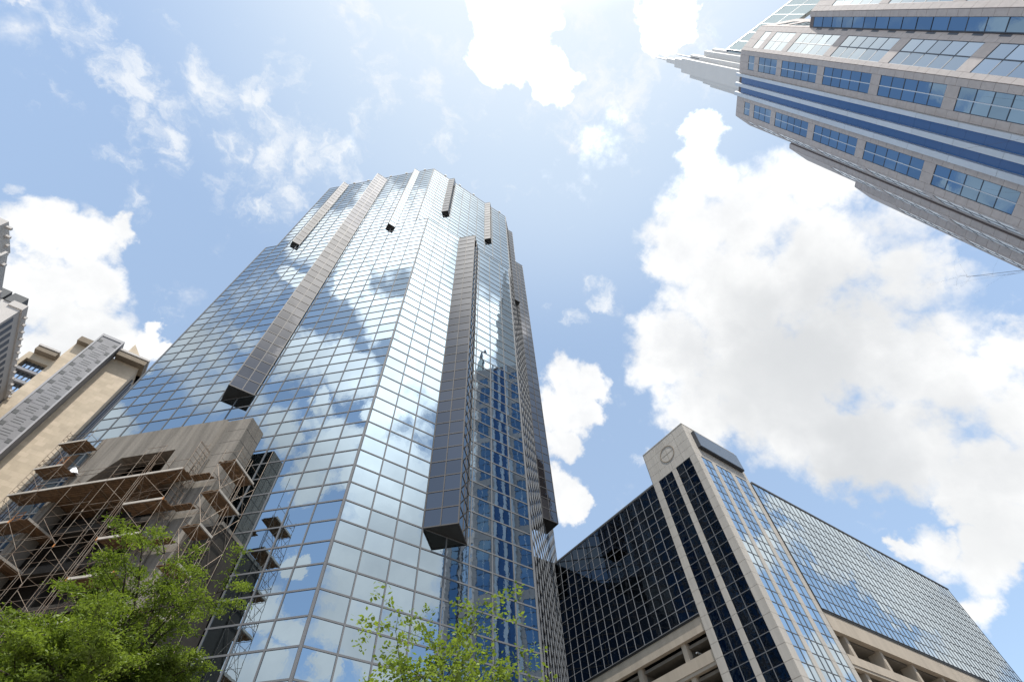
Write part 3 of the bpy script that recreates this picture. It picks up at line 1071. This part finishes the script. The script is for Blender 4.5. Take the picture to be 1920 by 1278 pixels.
# ------------------------------------------------------------------ beige stone tower at left
def build_stone_tower():
    t = thing('stone_tower', 'beige stone tower with a grey panel strip up its front, behind the scaffolding', 'tower', (-38, 125, 0))
    K = 105.0
    X, Y = Vector((1, 0, 0)), Vector((0, 1, 0))
    nf = Vector((0, -1, 0))
    vW = 1.066 * K
    u0, uS0, uS1, u1 = -.425 * K, -.3947 * K, -.3483 * K, -.2924 * K
    zc = .965 * K + 1.6
    ztop = .985 * K + 1.6
    b = MB()
    b.prism([(u0, vW), (u1, vW), (u1, vW + 30), (u0, vW + 30)], 0, zc)
    b.build('wall', M_BEIGE, t)
    # cornice: projecting slab with a dark soffit
    c = MB()
    ov = .0175 * K
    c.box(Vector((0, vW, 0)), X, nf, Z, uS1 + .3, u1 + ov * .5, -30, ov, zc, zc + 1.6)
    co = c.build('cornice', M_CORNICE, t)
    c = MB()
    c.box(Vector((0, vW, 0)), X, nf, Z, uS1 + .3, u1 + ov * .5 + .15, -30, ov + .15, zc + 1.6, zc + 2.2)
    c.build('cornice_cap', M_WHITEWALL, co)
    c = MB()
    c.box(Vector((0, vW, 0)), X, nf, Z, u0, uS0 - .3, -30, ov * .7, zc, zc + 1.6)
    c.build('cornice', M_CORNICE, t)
    # sloped penthouse behind
    p = MB()
    p.prism([(-.345 * K, 1.09 * K), (-.285 * K, 1.09 * K), (-.285 * K, 1.2 * K), (-.345 * K, 1.2 * K)], zc, [zc + 9.5, zc + 2.5, zc + 2.5, zc + 9.5])
    p.build('penthouse', M_BEIGE, t)
    # grey strip
    vS = 1.0415 * K
    s = MB()
    s.prism([(uS0, vS), (uS1, vS), (uS1, vW + .1), (uS0, vW + .1)], 0, K + 1.6)
    strip = s.build('panel_strip', M_GREYPANEL, t)
    e = MB()
    for a, w in ((uS0, .35), (uS1 - .35, .35)):
        e.box(Vector((0, vS, 0)), X, nf, Z, a, a + w, -.2, .16, 0, K + 1.7)
    e.box(Vector((0, vS, 0)), X, nf, Z, uS0 + .35, uS1 - .35, -.2, .13, K + .9, K + 1.7)
    e.build('strip_edge', M_GREYEDGE, strip)
    W = uS1 - uS0
    dots = Pieces('vent_square', strip, 300)
    slits = Pieces('panel_slit', strip, 200)
    pan = Pieces('metal_panel', strip, 300)
    ph = .0305 * K
    z = .9768 * K + 1.6
    while z > 20:
        for f in (.16, .84):
            dots.add(Vector((uS0 + W * f, vS - .05, z)), nf, .85, .85, M_VENT, d=.06)
            pan.add(Vector((uS0 + W * f, vS - .03, z - ph / 2)), nf, 1.15, ph - 1.1, M_GREYPANEL, d=.06)
        pan.add(Vector((uS0 + W * .5, vS - .03, z - ph / 2)), nf, W * .44, ph - .12, M_GREYPANEL, d=.06)
        for k in range(3):
            slits.add(Vector((uS0 + W * .5, vS - .05, z - ph * (.3 + .2 * k))), nf, W * .36, .16, M_VENT, d=.03)
        z -= ph
    dots.finish(8)
    slits.finish(5)
    pan.finish(8)
    # louvred flank towards the glass tower
    lv = MB()
    lv.box(Vector((u1, 0, 0)), Y, X, Z, vW + 2.2, vW + 11, -.5, .05, 0, .962 * K)
    lb = lv.build('louvre_recess', M_VENT, t)
    fins = Pieces('louvre', lb, 60)
    for i in range(6):
        fins.add(Vector((u1 + .35, vW + 2.6 + 1.5 * i, .481 * K)), Vector((1, 0, 0)), .5, .962 * K - .2, M_LOUVRE, d=.3)
    fins.finish(1)
    # left wing with recessed windows
    w0, w1 = -.472 * K, u0
    zw = .8966 * K + 1.6
    b = MB()
    b.prism([(w0, vW + .02), (w0 + .8, vW + .02), (w0 + .8, vW + 28), (w0, vW + 28)], 0, zw)
    b.box(Vector((0, vW + .02, 0)), X, nf, Z, w0 + .8, w1 - .01, -28, 0, .8786 * K + 1.6, zw)
    b.box(Vector((0, vW, 0)), X, nf, Z, w0 + .8, w1 - .01, -28, -4, 0, .8786 * K + 1.6)
    wing = b.build('wing_wall', M_BEIGE, t)
    c = MB()
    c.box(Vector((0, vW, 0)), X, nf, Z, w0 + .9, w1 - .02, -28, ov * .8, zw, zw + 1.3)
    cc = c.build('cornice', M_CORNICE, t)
    c = MB()
    c.box(Vector((0, vW, 0)), X, nf, Z, w0 + .8, w1 - .02, -28, ov * .8 + .15, zw + 1.3, zw + 1.8)
    c.build('cornice_cap', M_WHITEWALL, cc)
    win = Pieces('window_pane', t, 100)
    z = .8786 * K + 1.6
    fl = .0305 * K
    while z > 20:
        m = MB()
        m.box(Vector((0, vW, 0)), X, nf, Z, w0 + .8, w1 - .01, -3.9, -.3, z - fl, z - fl + .7)
        m.build('ledge', M_GREYPANEL, t)
        wd = (w1 - w0 - .8) / 5
        for i in range(5):
            win.add(Vector((w0 + .8 + wd * (i + .5), vW + 1.0, z - fl + 1.55)), nf, wd - .25, 1.35, M_WINLIGHT, d=.05, tilt=.01)
            if i:
                mm = MB()
                mm.box(Vector((w0 + .8 + wd * i, vW, 0)), X, nf, Z, -.06, .06, -1.05, -.8, z - fl + .7, z - .1)
                mm.build('window_post', M_VENT, t)
        m = MB()
        m.box(Vector((0, vW, 0)), X, nf, Z, w0 + .8, w1 - .01, -3.99, -1.1, z - fl + .7, z - .02)
        m.build('window_recess', M_VENT, t)
        z -= fl
    win.finish(5)


# ------------------------------------------------------------------ two buildings at the far left edge
def build_left_buildings():
    X, Y = Vector((1, 0, 0)), Vector((0, 1, 0))
    nf = Vector((1, 0, 0))
    # nearer one
    H = 52.0
    t = thing('balcony_building', 'off-white tower with blue windows and bracketed roof edge at the far left edge', 'building', (-50, 80, 0))
    u = -.602 * H
    b = MB()
    b.prism([(u, .93 * H), (u, 2.2 * H), (u - 40, 2.2 * H), (u - 40, .93 * H)], 0, H + 1)
    b.build('wall', M_WHITEWALL, t)
    # set-back penthouse with its own bracketed edge
    b = MB()
    b.prism([(u - 2.0, .905 * H), (u - 1.4, .985 * H), (u - 30, .985 * H), (u - 30, .905 * H)], H + .5, H * 1.06 + 1.6)
    ph = b.build('penthouse', M_WHITEWALL, t)
    for k in range(4):
        m = MB()
        m.box(Vector((u - 1.8, .912 * H + 1.25 * k, 1.06 * H + .9)), X, Y, Z, 0, .5, -.14, .14, 0, .3)
        m.build('roof_bracket', M_WHITEWALL, ph)
    cr = MB()
    cr.box(Vector((u, 0, 0)), Y, nf, Z, .93 * H, 2.2 * H, 0, .25, H + .6, H + 1.6)
    cn = cr.build('roof_cornice', M_WHITEWALL, t)
    v = .955 * H
    win = Pieces('window_pane', t, 100)
    bays = Pieces('window_bay', t, 100)
    while v < 2.1 * H:
        m = MB()
        m.box(Vector((u, v, 0)), Y, nf, Z, -.13, .13, .1, .62, H + .7, H + 1.1)
        m.build('roof_bracket', M_WHITEWALL, cn)
        m = MB()
        m.box(Vector((u, v + 2.05, 0)), Y, nf, Z, -.7, .7, -.05, .25, 2, H - 1.0)
        m.build('pier', M_WHITEWALL, t)
        for k in range(12):
            win.add(Vector((u + .06, v, H - 3.6 - 3.6 * k)), nf, 2.6, 2.5, M_WINLIGHT, d=.1, tilt=.01)
        v += 4.1
    win.finish(5)
    # farther one
    H = 82.0
    t = thing('striped_building', 'far tower of white and dark vertical stripes left of the beige stone tower', 'building', (-60, 120, 0))
    u = -.548 * H
    b = MB()
    b.prism([(u, 1.056 * H), (u, 1.9 * H), (u - 30, 1.9 * H), (u - 30, 1.056 * H)], 0, H + 1)
    b.build('wall', M_WHITEWALL, t)
    c = MB()
    c.box(Vector((u, 0, 0)), Y, nf, Z, 1.053 * H, 1.9 * H, -2, .25, H + .2, H + 1.6)
    cn = c.build('roof_cornice', M_WHITEWALL, t)
    v = 1.07 * H
    st = Pieces('dark_window_strip', t, 100)
    while v < 1.85 * H:
        st.add(Vector((u + .06, v, H / 2 - .6)), nf, .95, H - 1.6, M_DARKMULL, d=.1)
        m = MB()
        m.box(Vector((u, v + .95, 0)), Y, nf, Z, -.14, .14, .1, .75, H + .6, H + 1.1)
        m.build('roof_bracket', M_WHITEWALL, cn)
        v += 1.9
    st.finish(2)
    rf = MB()
    for i in range(5):
        rf.box(Vector((u - 2 - 2.6 * i, 1.056 * H, 0)), X, Y, Z, -1.1, 1.1, -.2, 20, H + 1.0, H + 3.4)
    rf.build('roof_plant', M_VENT, t, 'stuff')


# ------------------------------------------------------------------ concrete building and its scaffold (frame: t along the mirror facet, q out from it)
TL = Vector((-1, 1, 0)).normalized()
NLV = Vector((-1, -1, 0)).normalized()      # towards the camera
L0 = Vector((9.14, 35.85, 0))


def tq(t, q, z):
    return L0 + TL * t + NLV * q + Z * z


def build_concrete_building():
    t = thing('concrete_building', 'stained raw concrete block under repair beside the mirrored tower', 'building', tuple(tq(18, 2, 0)))
    o = L0.copy()

    def blk(name, t0, t1, q0, q1, z0, z1, m=M_CONC, label=None):
        b = MB()
        b.box(o, TL, NLV, Z, t0, t1, q0, q1, z0, z1)
        return b.build(name, m, t, label=label)

    def poly(name, pts, z0, z1, m=M_CONC):
        b = MB()
        b.prism([((o + TL * a + NLV * q).x, (o + TL * a + NLV * q).y) for a, q in pts], z0, z1)
        return b.build(name, m, t)
    ZT = 38.1
    # right-hand pier
    blk('end_pier', 10.27, 12.6, 1.28, 3.54, 0, ZT)
    # head wall over the opening, chamfered right corner
    poly('head_wall', [(12.4, 1.2), (12.4, 3.15), (12.95, 3.83), (13.9, 3.83), (13.9, 1.2)], 0, ZT)
    blk('head_wall', 13.902, 16.298, 2.6, 3.83, 31.0, ZT)
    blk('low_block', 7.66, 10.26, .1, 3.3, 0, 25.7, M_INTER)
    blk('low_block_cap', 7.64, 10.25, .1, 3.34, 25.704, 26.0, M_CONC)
    blk('dark_shade_sheet', 10.3, 12.5, 1.2, 1.279, 0, ZT - .05, M_INTER)  # dark sheet added on the glass-facing side to darken the pier's mirror image
    blk('head_wall', 16.3, 21.7, 2.6, 3.83, 34.8, ZT)
    # slanted haunch at the left of the opening
    b = MB()
    pts = [(21.7, ZT), (21.7, 34.8), (24.3, 31.2), (24.9, 30.9), (24.9, 0), (25.83, 0), (25.83, ZT)]
    i = len(b.v)
    for q in (3.83, 2.4):
        for a, z in pts:
            b.v.append(tq(a, q, z))
    n = len(pts)
    b.f.append(tuple(range(n)))
    b.f.append(tuple(range(2 * n - 1, n - 1, -1)))
    for k in range(n):
        k2 = (k + 1) % n
        b.f.append((k, n + k, n + k2, k2))
    b.build('head_wall', M_CONC, t)
    blk('roof_slab', 12.6, 25.8, .5, 2.6, 36.2, ZT - .02)
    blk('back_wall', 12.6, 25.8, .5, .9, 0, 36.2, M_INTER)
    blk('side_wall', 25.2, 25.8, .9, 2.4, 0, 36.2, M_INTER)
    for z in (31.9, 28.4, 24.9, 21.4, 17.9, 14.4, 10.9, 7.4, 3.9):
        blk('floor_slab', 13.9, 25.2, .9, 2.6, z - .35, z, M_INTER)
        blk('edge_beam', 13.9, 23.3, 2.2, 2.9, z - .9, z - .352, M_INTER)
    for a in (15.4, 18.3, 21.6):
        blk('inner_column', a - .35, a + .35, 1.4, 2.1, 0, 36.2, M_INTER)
    blk('pilaster', 13.1, 13.7, 3.84, 4.0, 0, 32.2)
    blk('pilaster', 12.2, 12.7, 3.15, 3.7, 0, 33.0)
    # board marks
    lines = MB()
    for z in (36.6, 35.1, 33.6, 32.1, 30.6, 29.1, 27.6):
        lines.box(o, TL, NLV, Z, 10.30, 12.35, 3.541, 3.556, z, z + .03)
        lines.box(o, NLV, TL, Z, 1.3, 3.5, 10.255, 10.268, z, z + .03)
    for q in (2.0, 2.75):
        lines.box(o, NLV, TL, Z, q, q + .03, 10.254, 10.267, 0, ZT - .05)
    lines.build('board_joint', M_JOINT, t, 'stuff')


def build_scaffold():
    t = thing('scaffold', 'steel tube scaffold with brown plank decks wrapped round the concrete block', 'scaffold', tuple(tq(18, 5, 0)))
    QO, QI = 5.4, 3.95
    LV = [30.4 - 3.05 * k for k in range(10)]
    R_ = .024

    def tube(name, a, b, m=M_TUBE, r=R_):
        mb = MB()
        mb.tube(tq(*a), tq(*b), r, n=6)
        return mb.build(name, m, t)
    tops = {7.6: (31.9, None), 9.1: (31.9, None), 12.2: (33.55, 33.55), 15.55: (33.75, 33.75), 17.3: (33.3, 33.3), 18.95: (32.2, 32.2), 22.1: (31.9, 31.9), 25.25: (38.0, 38.0), 28.1: (38.1, 38.0)}
    for a, (zo, zi) in tops.items():
        tube('standard', (a, QO, 0), (a, QO, zo))
        tube('standard', (a, QI, 0), (a, QI, (zi or zo) - .05))
        # ladder frame rungs between the pair
        z = 2.0
        rn = MB()
        while z < (zi or zo):
            rn.tube(tq(a, QO, z), tq(a, QI, z), R_ * .8, n=5)
            z += 0.5 if a in (12.2, 28.1) and z > 25 else 1.525
        rn.build('frame_rung', M_TUBE, t)
    # couplers
    for a in (12.2, 15.55, 18.95, 25.25):
        for z in LV[:4]:
            mb = MB()
            mb.tube(tq(a, QO + .01, z - .12), tq(a, QO + .01, z + .12), .055, n=8)
            mb.build('coupler', M_ORANGE if random.random() < .35 else M_TUBE, t)
    # right return past the end pier
    for q in (1.9, 3.65):
        for a in (7.6, 9.1):
            tube('standard', (a, q, 26.0 if a > 8 and q < 3.4 else 0), (a, q, 34.6 if (q < 2 and a < 8) else 31.9))
    # decks: individual planks laid across
    def deck(t0, t1, q0, q1, z, along='t', toe=True, gap=0):
        n = max(1, int(round((q1 - q0) / .245))) if along == 't' else max(1, int(round((t1 - t0) / .245)))
        for i in range(n):
            mb = MB()
            dz = random.uniform(-.012, .012)
            if along == 't':
                w = (q1 - q0) / n
                mb.box(L0.copy(), TL, NLV, Z, t0 + random.uniform(-.1, .05), t1 + random.uniform(-.05, .1), q0 + w * i + .008, q0 + w * (i + 1) - .008, z + dz, z + dz + .045)
            else:
                w = (t1 - t0) / n
                mb.box(L0.copy(), TL, NLV, Z, t0 + w * i + .008, t0 + w * (i + 1) - .008, q0 + random.uniform(-.08, .04), q1 + random.uniform(-.04, .08), z + dz, z + dz + .045)
            mb.build('plank', M_PLANK, t)
        if along == 't' and toe:
            mb = MB()
            mb.box(L0.copy(), TL, NLV, Z, t0, t1, q1 + .005, q1 + .045, z - .06, z + .12)
            mb.build('toe_board', M_TOE, t)
        elif toe:
            mb = MB()
            mb.box(L0.copy(), TL, NLV, Z, t0 - .045, t0 - .005, q0, q1, z - .06, z + .12)
            mb.build('toe_board', M_TOE, t)
        # transoms under the deck
        for k in range(3):
            aa = t0 + (t1 - t0) * (k + .5) / 3
            if along == 't':
                tube('deck_bearer', (aa, q0, z - .04), (aa, q1, z - .04), r=.025)
    for k, z in enumerate(LV):
        deck(12.2, 15.55, QI, QO, z)
        if k < 3:
            deck(10.4, 12.1, 3.75, 4.5, z - .05, toe=False)
        if k < 6:
            deck(7.6, 9.1, 3.7, QO, z, 'q')
        if k < 2:
            deck(7.6, 9.1, 2.3, 3.65, z, 'q')
    deck(15.6, 25.2, 1.3, QO, LV[0] - .02)
    deck(25.25, 28.1, QI, QO, 36.35)
    deck(25.25, 28.1, QI, QO, 33.25)
    for z in LV[:6]:
        deck(25.25, 28.1, QI, QO, z)
    for z in LV[1:5]:
        deck(23.6, 25.2, 2.2, QO, z, 'q')
    # ledgers and braces
    seq = [7.6, 9.1, 12.2, 15.55, 18.95, 22.1, 25.25, 28.1]
    for i in range(len(seq) - 1):
        a, b = seq[i], seq[i + 1]
        for k, z in enumerate(LV[:7]):
            if b <= 9.2 or a >= 12:
                if k == 0 or a < 15.5 or a > 25 or k % 2 == 0:
                    tube('ledger', (a, QO, z - .1), (b, QO, z - .1))
                    tube('guard_rail', (a, QO, z + 1.05), (b, QO, z + 1.05), r=.019)
                if a in (12.2, 25.25) or b == 9.1:
                    tube('cross_brace', (a, QO, z - 2.9), (b, QO, z - .15), r=.016)
                    tube('cross_brace', (b, QO, z - 2.9), (a, QO, z - .15), r=.016)
                    if a == 12.2:
                        tube('cross_brace', (a, QI, z - 2.9), (b, QI, z - .15), r=.016)
    # high guard rails in front of the opening
    for z in (31.45, 31.95):
        tube('guard_rail', (15.55, QO, z), (25.25, QO, z), r=.019)
    tube('guard_rail', (15.55, QO, 33.6), (17.3, QO, 33.6), r=.019)
    tube('guard_rail', (12.2, QO, 33.5), (12.2, QI, 33.5), r=.019)
    for z in (33.25, 36.35):
        for dz in (.55, 1.05):
            tube('guard_rail', (25.25, QO, z + dz), (28.1, QO, z + dz), r=.022)
            tube('guard_rail', (28.1, QO, z + dz), (28.1, QI, z + dz), r=.022)
        tube('cross_brace', (25.25, QO, z - 2.9), (28.1, QO, z - .15), r=.016)
        tube('cross_brace', (28.1, QO, z - 2.9), (25.25, QO, z - .15), r=.016)
    # diagonals across the big opening and from the right return back to the pier
    for k in range(4):
        z = LV[k]
        tube('cross_brace', (7.6, QO, z - .2), (7.6, 3.7, z - 2.9), r=.016)
        tube('cross_brace', (7.6, 3.7, z - .2), (7.6, QO, z - 2.9), r=.016)
        tube('cross_brace', (7.6, 3.7, z - .2), (7.6, 1.9, z - 2.9), r=.016)
        tube('cross_brace', (7.6, 1.9, z - .2), (7.6, 3.7, z - 2.9), r=.016)
        tube('ledger', (7.6, QO, z - .1), (7.6, 1.9, z - .1))
        tube('guard_rail', (7.6, QO, z + 1.05), (7.6, 1.9, z + 1.05), r=.019)
    for k in range(1, 5):
        z = LV[k]
        tube('cross_brace', (22.1, QO, z - 2.9), (25.25, QO, z), r=.016)
        tube('cross_brace', (25.25, QO, z - 2.9), (22.1, QO, z), r=.016)
        tube('ledger', (15.55, QO, z - .1), (22.1, QO, z - .1), r=.019)
    for a in (15.75, 15.95):
        tube('standard', (a, QO + .05, 0), (a, QO + .05, 33.4 - (a - 15.75) * 4))
    tube('standard', (20.6, QO - .6, 0), (20.6, QO - .6, 30.3))
    for k in range(5):
        z = LV[k]
        tube('cross_brace', (15.55, QO - .03, z - 2.9), (18.95, QO - .03, z - .3), r=.016)
        tube('cross_brace', (15.55, QI, z - .2), (18.95, QI, z - 2.9), r=.016)
        tube('ledger', (15.55, QO, z + .55), (18.95, QO, z + .55), r=.022)
        tube('cross_brace', (15.55, QO, z - .2), (15.55, QI, z - 2.9), r=.016)
        tube('cross_brace', (12.2, QO, z - .2), (12.2, QI, z - 2.9), r=.016)
        tube('cross_brace', (12.2, QI, z - .2), (15.55, QO, z - 2.9), r=.016)
    # ladder against the wall
    for q in (0, .42):
        tube('ladder_rail', (13.0 - q, 4.05, 24), (13.0 - q, 4.05, 34.6), M_TUBE, .022)
    for i in range(26):
        tube('ladder_rung', (13.0, 4.05, 24.3 + .4 * i), (12.58, 4.05, 24.3 + .4 * i), M_TUBE, .014)
    # short rails and hanging tubes on the left tower
    for a in (25.25, 28.1, 26.7):
        for z in LV[:4]:
            tube('cross_brace', (a, QI, z - 2.9), (a, QO, z - .2), r=.016)
    for k in range(1, 5):
        z = LV[k]
        tube('ledger', (22.1, QI, z + .4), (25.25, QI, z + .4), r=.019)
        tube('ledger', (15.55, QI, z - .1), (22.1, QI, z - .1), r=.019)
        tube('cross_brace', (18.95, QO, z - 2.9), (22.1, QO, z - .2), r=.016)
        tube('guard_rail', (18.95, QO, z + .9), (22.1, QO, z + .9), r=.019)
    # orange guard frames leaning on the left decks
    for (a, q, z) in ((26.0, 5.0, 33.3), (26.6, 4.6, 30.45), (25.6, 4.7, 27.4), (27.4, 4.9, 24.3)):
        mb = MB()
        for s in (0, .7):
            mb.tube(tq(a + s, q, z), tq(a + s, q, z + 1.5), .028, n=6)
        for k in range(5):
            mb.tube(tq(a, q, z + .15 + .32 * k), tq(a + .7, q, z + .15 + .32 * k), .02, n=5)
        mb.build('guard_frame', M_ORANGE, t)
    bd = MB()
    bd.box(tq(26.2, 4.3, 33.3), TL, NLV, Z, 0, 1.1, 0, .04, 0, 2.4)
    bd.build('plywood_board', M_PLANK, t)
    # white plastic sheets bundled on the decks
    for (a, q, z, s) in ((25.6, 4.1, 33.3, .9), (24.9, 4.2, 30.5, .8)):
        mb = MB()
        n = 10
        pr = [tq(a + s * math.cos(6.283 * i / n) * random.uniform(.7, 1.2), q + .4 * s * math.sin(6.283 * i / n) * random.uniform(.6, 1.2), z + .02) for i in range(n)]
        tp = [p.lerp(tq(a, q, z), .45) + Z * random.uniform(.35, .75) for p in pr]
        ctr = tq(a, q, z + .9)
        i0 = len(mb.v)
        mb.v += pr + tp + [ctr]
        for i in range(n):
            j = (i + 1) % n
            mb.f.append((i0 + i, i0 + j, i0 + n + j, i0 + n + i))
            mb.f.append((i0 + n + i, i0 + n + j, i0 + 2 * n))
        mb.build('plastic_sheet', M_TARP, t, smooth=True)


# ------------------------------------------------------------------ trees
def grow_tree(name, label, base, trunk_h, r0, limbs, leaf_m, leaf, per_tip, spread, seed, flat=.5, levels=4, leafshape=(1.0, .45), group=None, up=.35, ln=1.0):
    rnd = random.Random(seed)
    t = thing(name, label, 'tree', base)
    base = Vector(base)
    tr = MB()
    top = base + Vector((rnd.uniform(-.15, .15), rnd.uniform(-.15, .15), trunk_h))
    mid = base.lerp(top, .5) + Vector((rnd.uniform(-.08, .08), rnd.uniform(-.08, .08), 0))
    tr.tube(base, mid, r0, r0 * .85, 10)
    tr.tube(mid, top, r0 * .85, r0 * .7, 10)
    tr.build('trunk', M_BARK, t, smooth=True)
    tips = []

    def branch(mb, p, d, length, r, lev):
        n = 4
        q = p
        dd = d.copy()
        for i in range(n):
            dd = (dd + Vector((rnd.gauss(0, .16), rnd.gauss(0, .16), rnd.gauss(.02, .10)))).normalized()
            nx = q + dd * (length / n)
            ra, rb = r * (1 - i / n * .55), r * (1 - (i + 1) / n * .55)
            mb.tube(q, nx, ra, rb, 6 if r > .02 else 4)
            q = nx
            if lev > 0 and i >= (0 if lev < levels else 1):
                for s in range(2 if lev > 1 else 1):
                    ax = Vector((rnd.gauss(0, 1), rnd.gauss(0, 1), rnd.gauss(0, flat)))
                    sd = (dd * .75 + ax.normalized() * .85)
                    sd.z = sd.z * (1 - flat * .4) + .05
                    branch(mb, q, sd.normalized(), length * rnd.uniform(.42, .66), rb * .6, lev - 1)
            elif lev == 0:
                tips.append((q, dd))
        tips.append((q, dd))
    for d, length in limbs:
        mb = MB()
        branch(mb, top - Z * rnd.uniform(0, trunk_h * .12), Vector(d).normalized(), length * ln, r0 * .45, levels - 2)
        mb.build('limb', M_BARK, t, smooth=True)
    cr = MB()
    vs, fs = cr.v, cr.f
    for p, d in tips:
        for i in range(per_tip):
            c = p + Vector((rnd.gauss(0, spread), rnd.gauss(0, spread), rnd.gauss(0, spread * flat)))
            nrm = Vector((rnd.gauss(0, .7), rnd.gauss(0, .7), 1)).normalized()
            x = nrm.orthogonal().normalized()
            x = (Matrix.Rotation(rnd.uniform(0, 6.283), 3, nrm) @ x)
            y = nrm.cross(x)
            s = leaf * rnd.uniform(.6, 1.3)
            a, b = s * leafshape[0], s * leafshape[1]
            k = len(vs)
            vs += [c - x * a * .5, c - y * b * .5 + x * a * .05, c + x * a * .5, c + y * b * .5 + x * a * .05]
            fs.append((k, k + 1, k + 2, k + 3))
    cr.build('crown', leaf_m, t, 'stuff')
    print(name, 'tips', len(tips), 'leaves', len(fs))
    return t


def build_trees():
    rnd = random.Random(3)
    limbs = [((1, 0, .7), 1.15), ((.8, -.5, .9), 1.2), ((.7, .6, 1.0), 1.4), ((.5, .1, 1.5), 2.1), ((.45, .12, 1.6), 2.7), ((.1, .3, 1.2), 1.7),
             ((-1, 0, -.12), 2.1), ((-.9, -.5, -.1), 2.0), ((-.9, .5, -.1), 2.1), ((-.6, 0, .2), 1.4), ((-.3, -1, .5), 1.9), ((.3, -1, .6), 1.7), ((-.2, 1, .5), 1.9), ((-1, .2, -.2), 2.6), ((.5, 1, .5), 1.5)]
    grow_tree('locust_tree', 'broad leafy tree with feathery bright green foliage in front of the scaffold', (-.3, 12.2, 0), 4.8, .18, limbs, M_LEAF, .075, 64, .105, 11, flat=.28, levels=4, leafshape=(1, .36))
    limbs = []
    for i in range(6):
        a = 2 * math.pi * i / 6 + rnd.uniform(-.3, .3)
        limbs.append(((math.cos(a), math.sin(a), rnd.uniform(.9, 1.8)), rnd.uniform(1.35, 1.8)))
    limbs.append(((.1, 0, 3), 2.1))
    grow_tree('maple_tree', 'slender young tree with sparse yellow-green leaves below the mirrored tower', (4.2, 7.95, 0), 3.6, .05, limbs, M_LEAF2, .08, 9, .08, 5, flat=.8, levels=4, leafshape=(1, .6))
    # leafless twigs reaching in from the right
    t = thing('bare_tree', 'bare leafless twigs reaching in front of the granite skyscraper', 'tree', (7.6, -3.4, 0))
    rnd = random.Random(21)
    tr = MB()
    tr.tube((7.6, -3.4, 0), (7.58, -3.5, 3.0), .07, .045, 8)
    tr.tube((7.58, -3.5, 3.0), (7.5, -3.6, 5.6), .045, .009, 8)
    tr.build('trunk', M_BARK, t)

    def tw(mb, p, d, l, r, lev):
        for i in range(4):
            d = (d + Vector((rnd.gauss(0, .13), rnd.gauss(0, .13), rnd.gauss(0, .12)))).normalized()
            q = p + d * l / 4
            mb.tube(p, q, r, r * .8, 4)
            r *= .8
            p = q
            if lev > 0:
                tw(mb, p, (d + Vector((rnd.gauss(0, .5), rnd.gauss(0, .5), rnd.gauss(.1, .4)))).normalized(), l * .5, r * .6, lev - 1)
    for tgt in ((7.35, -1.75, 8.3), (7.5, -2.3, 7.9), (7.4, -3.0, 8.7)):
        mb = MB()
        p = Vector((7.5, -3.6, 5.6))
        d = Vector(tgt) - p
        tw(mb, p, d.normalized(), d.length * .95, .006, 2)
        mb.build('twig', M_BARK, t)


build_ground()
build_glass_tower()
build_office_block()
build_granite_tower()
build_stone_tower()
build_left_buildings()
build_concrete_building()
build_scaffold()
build_trees()
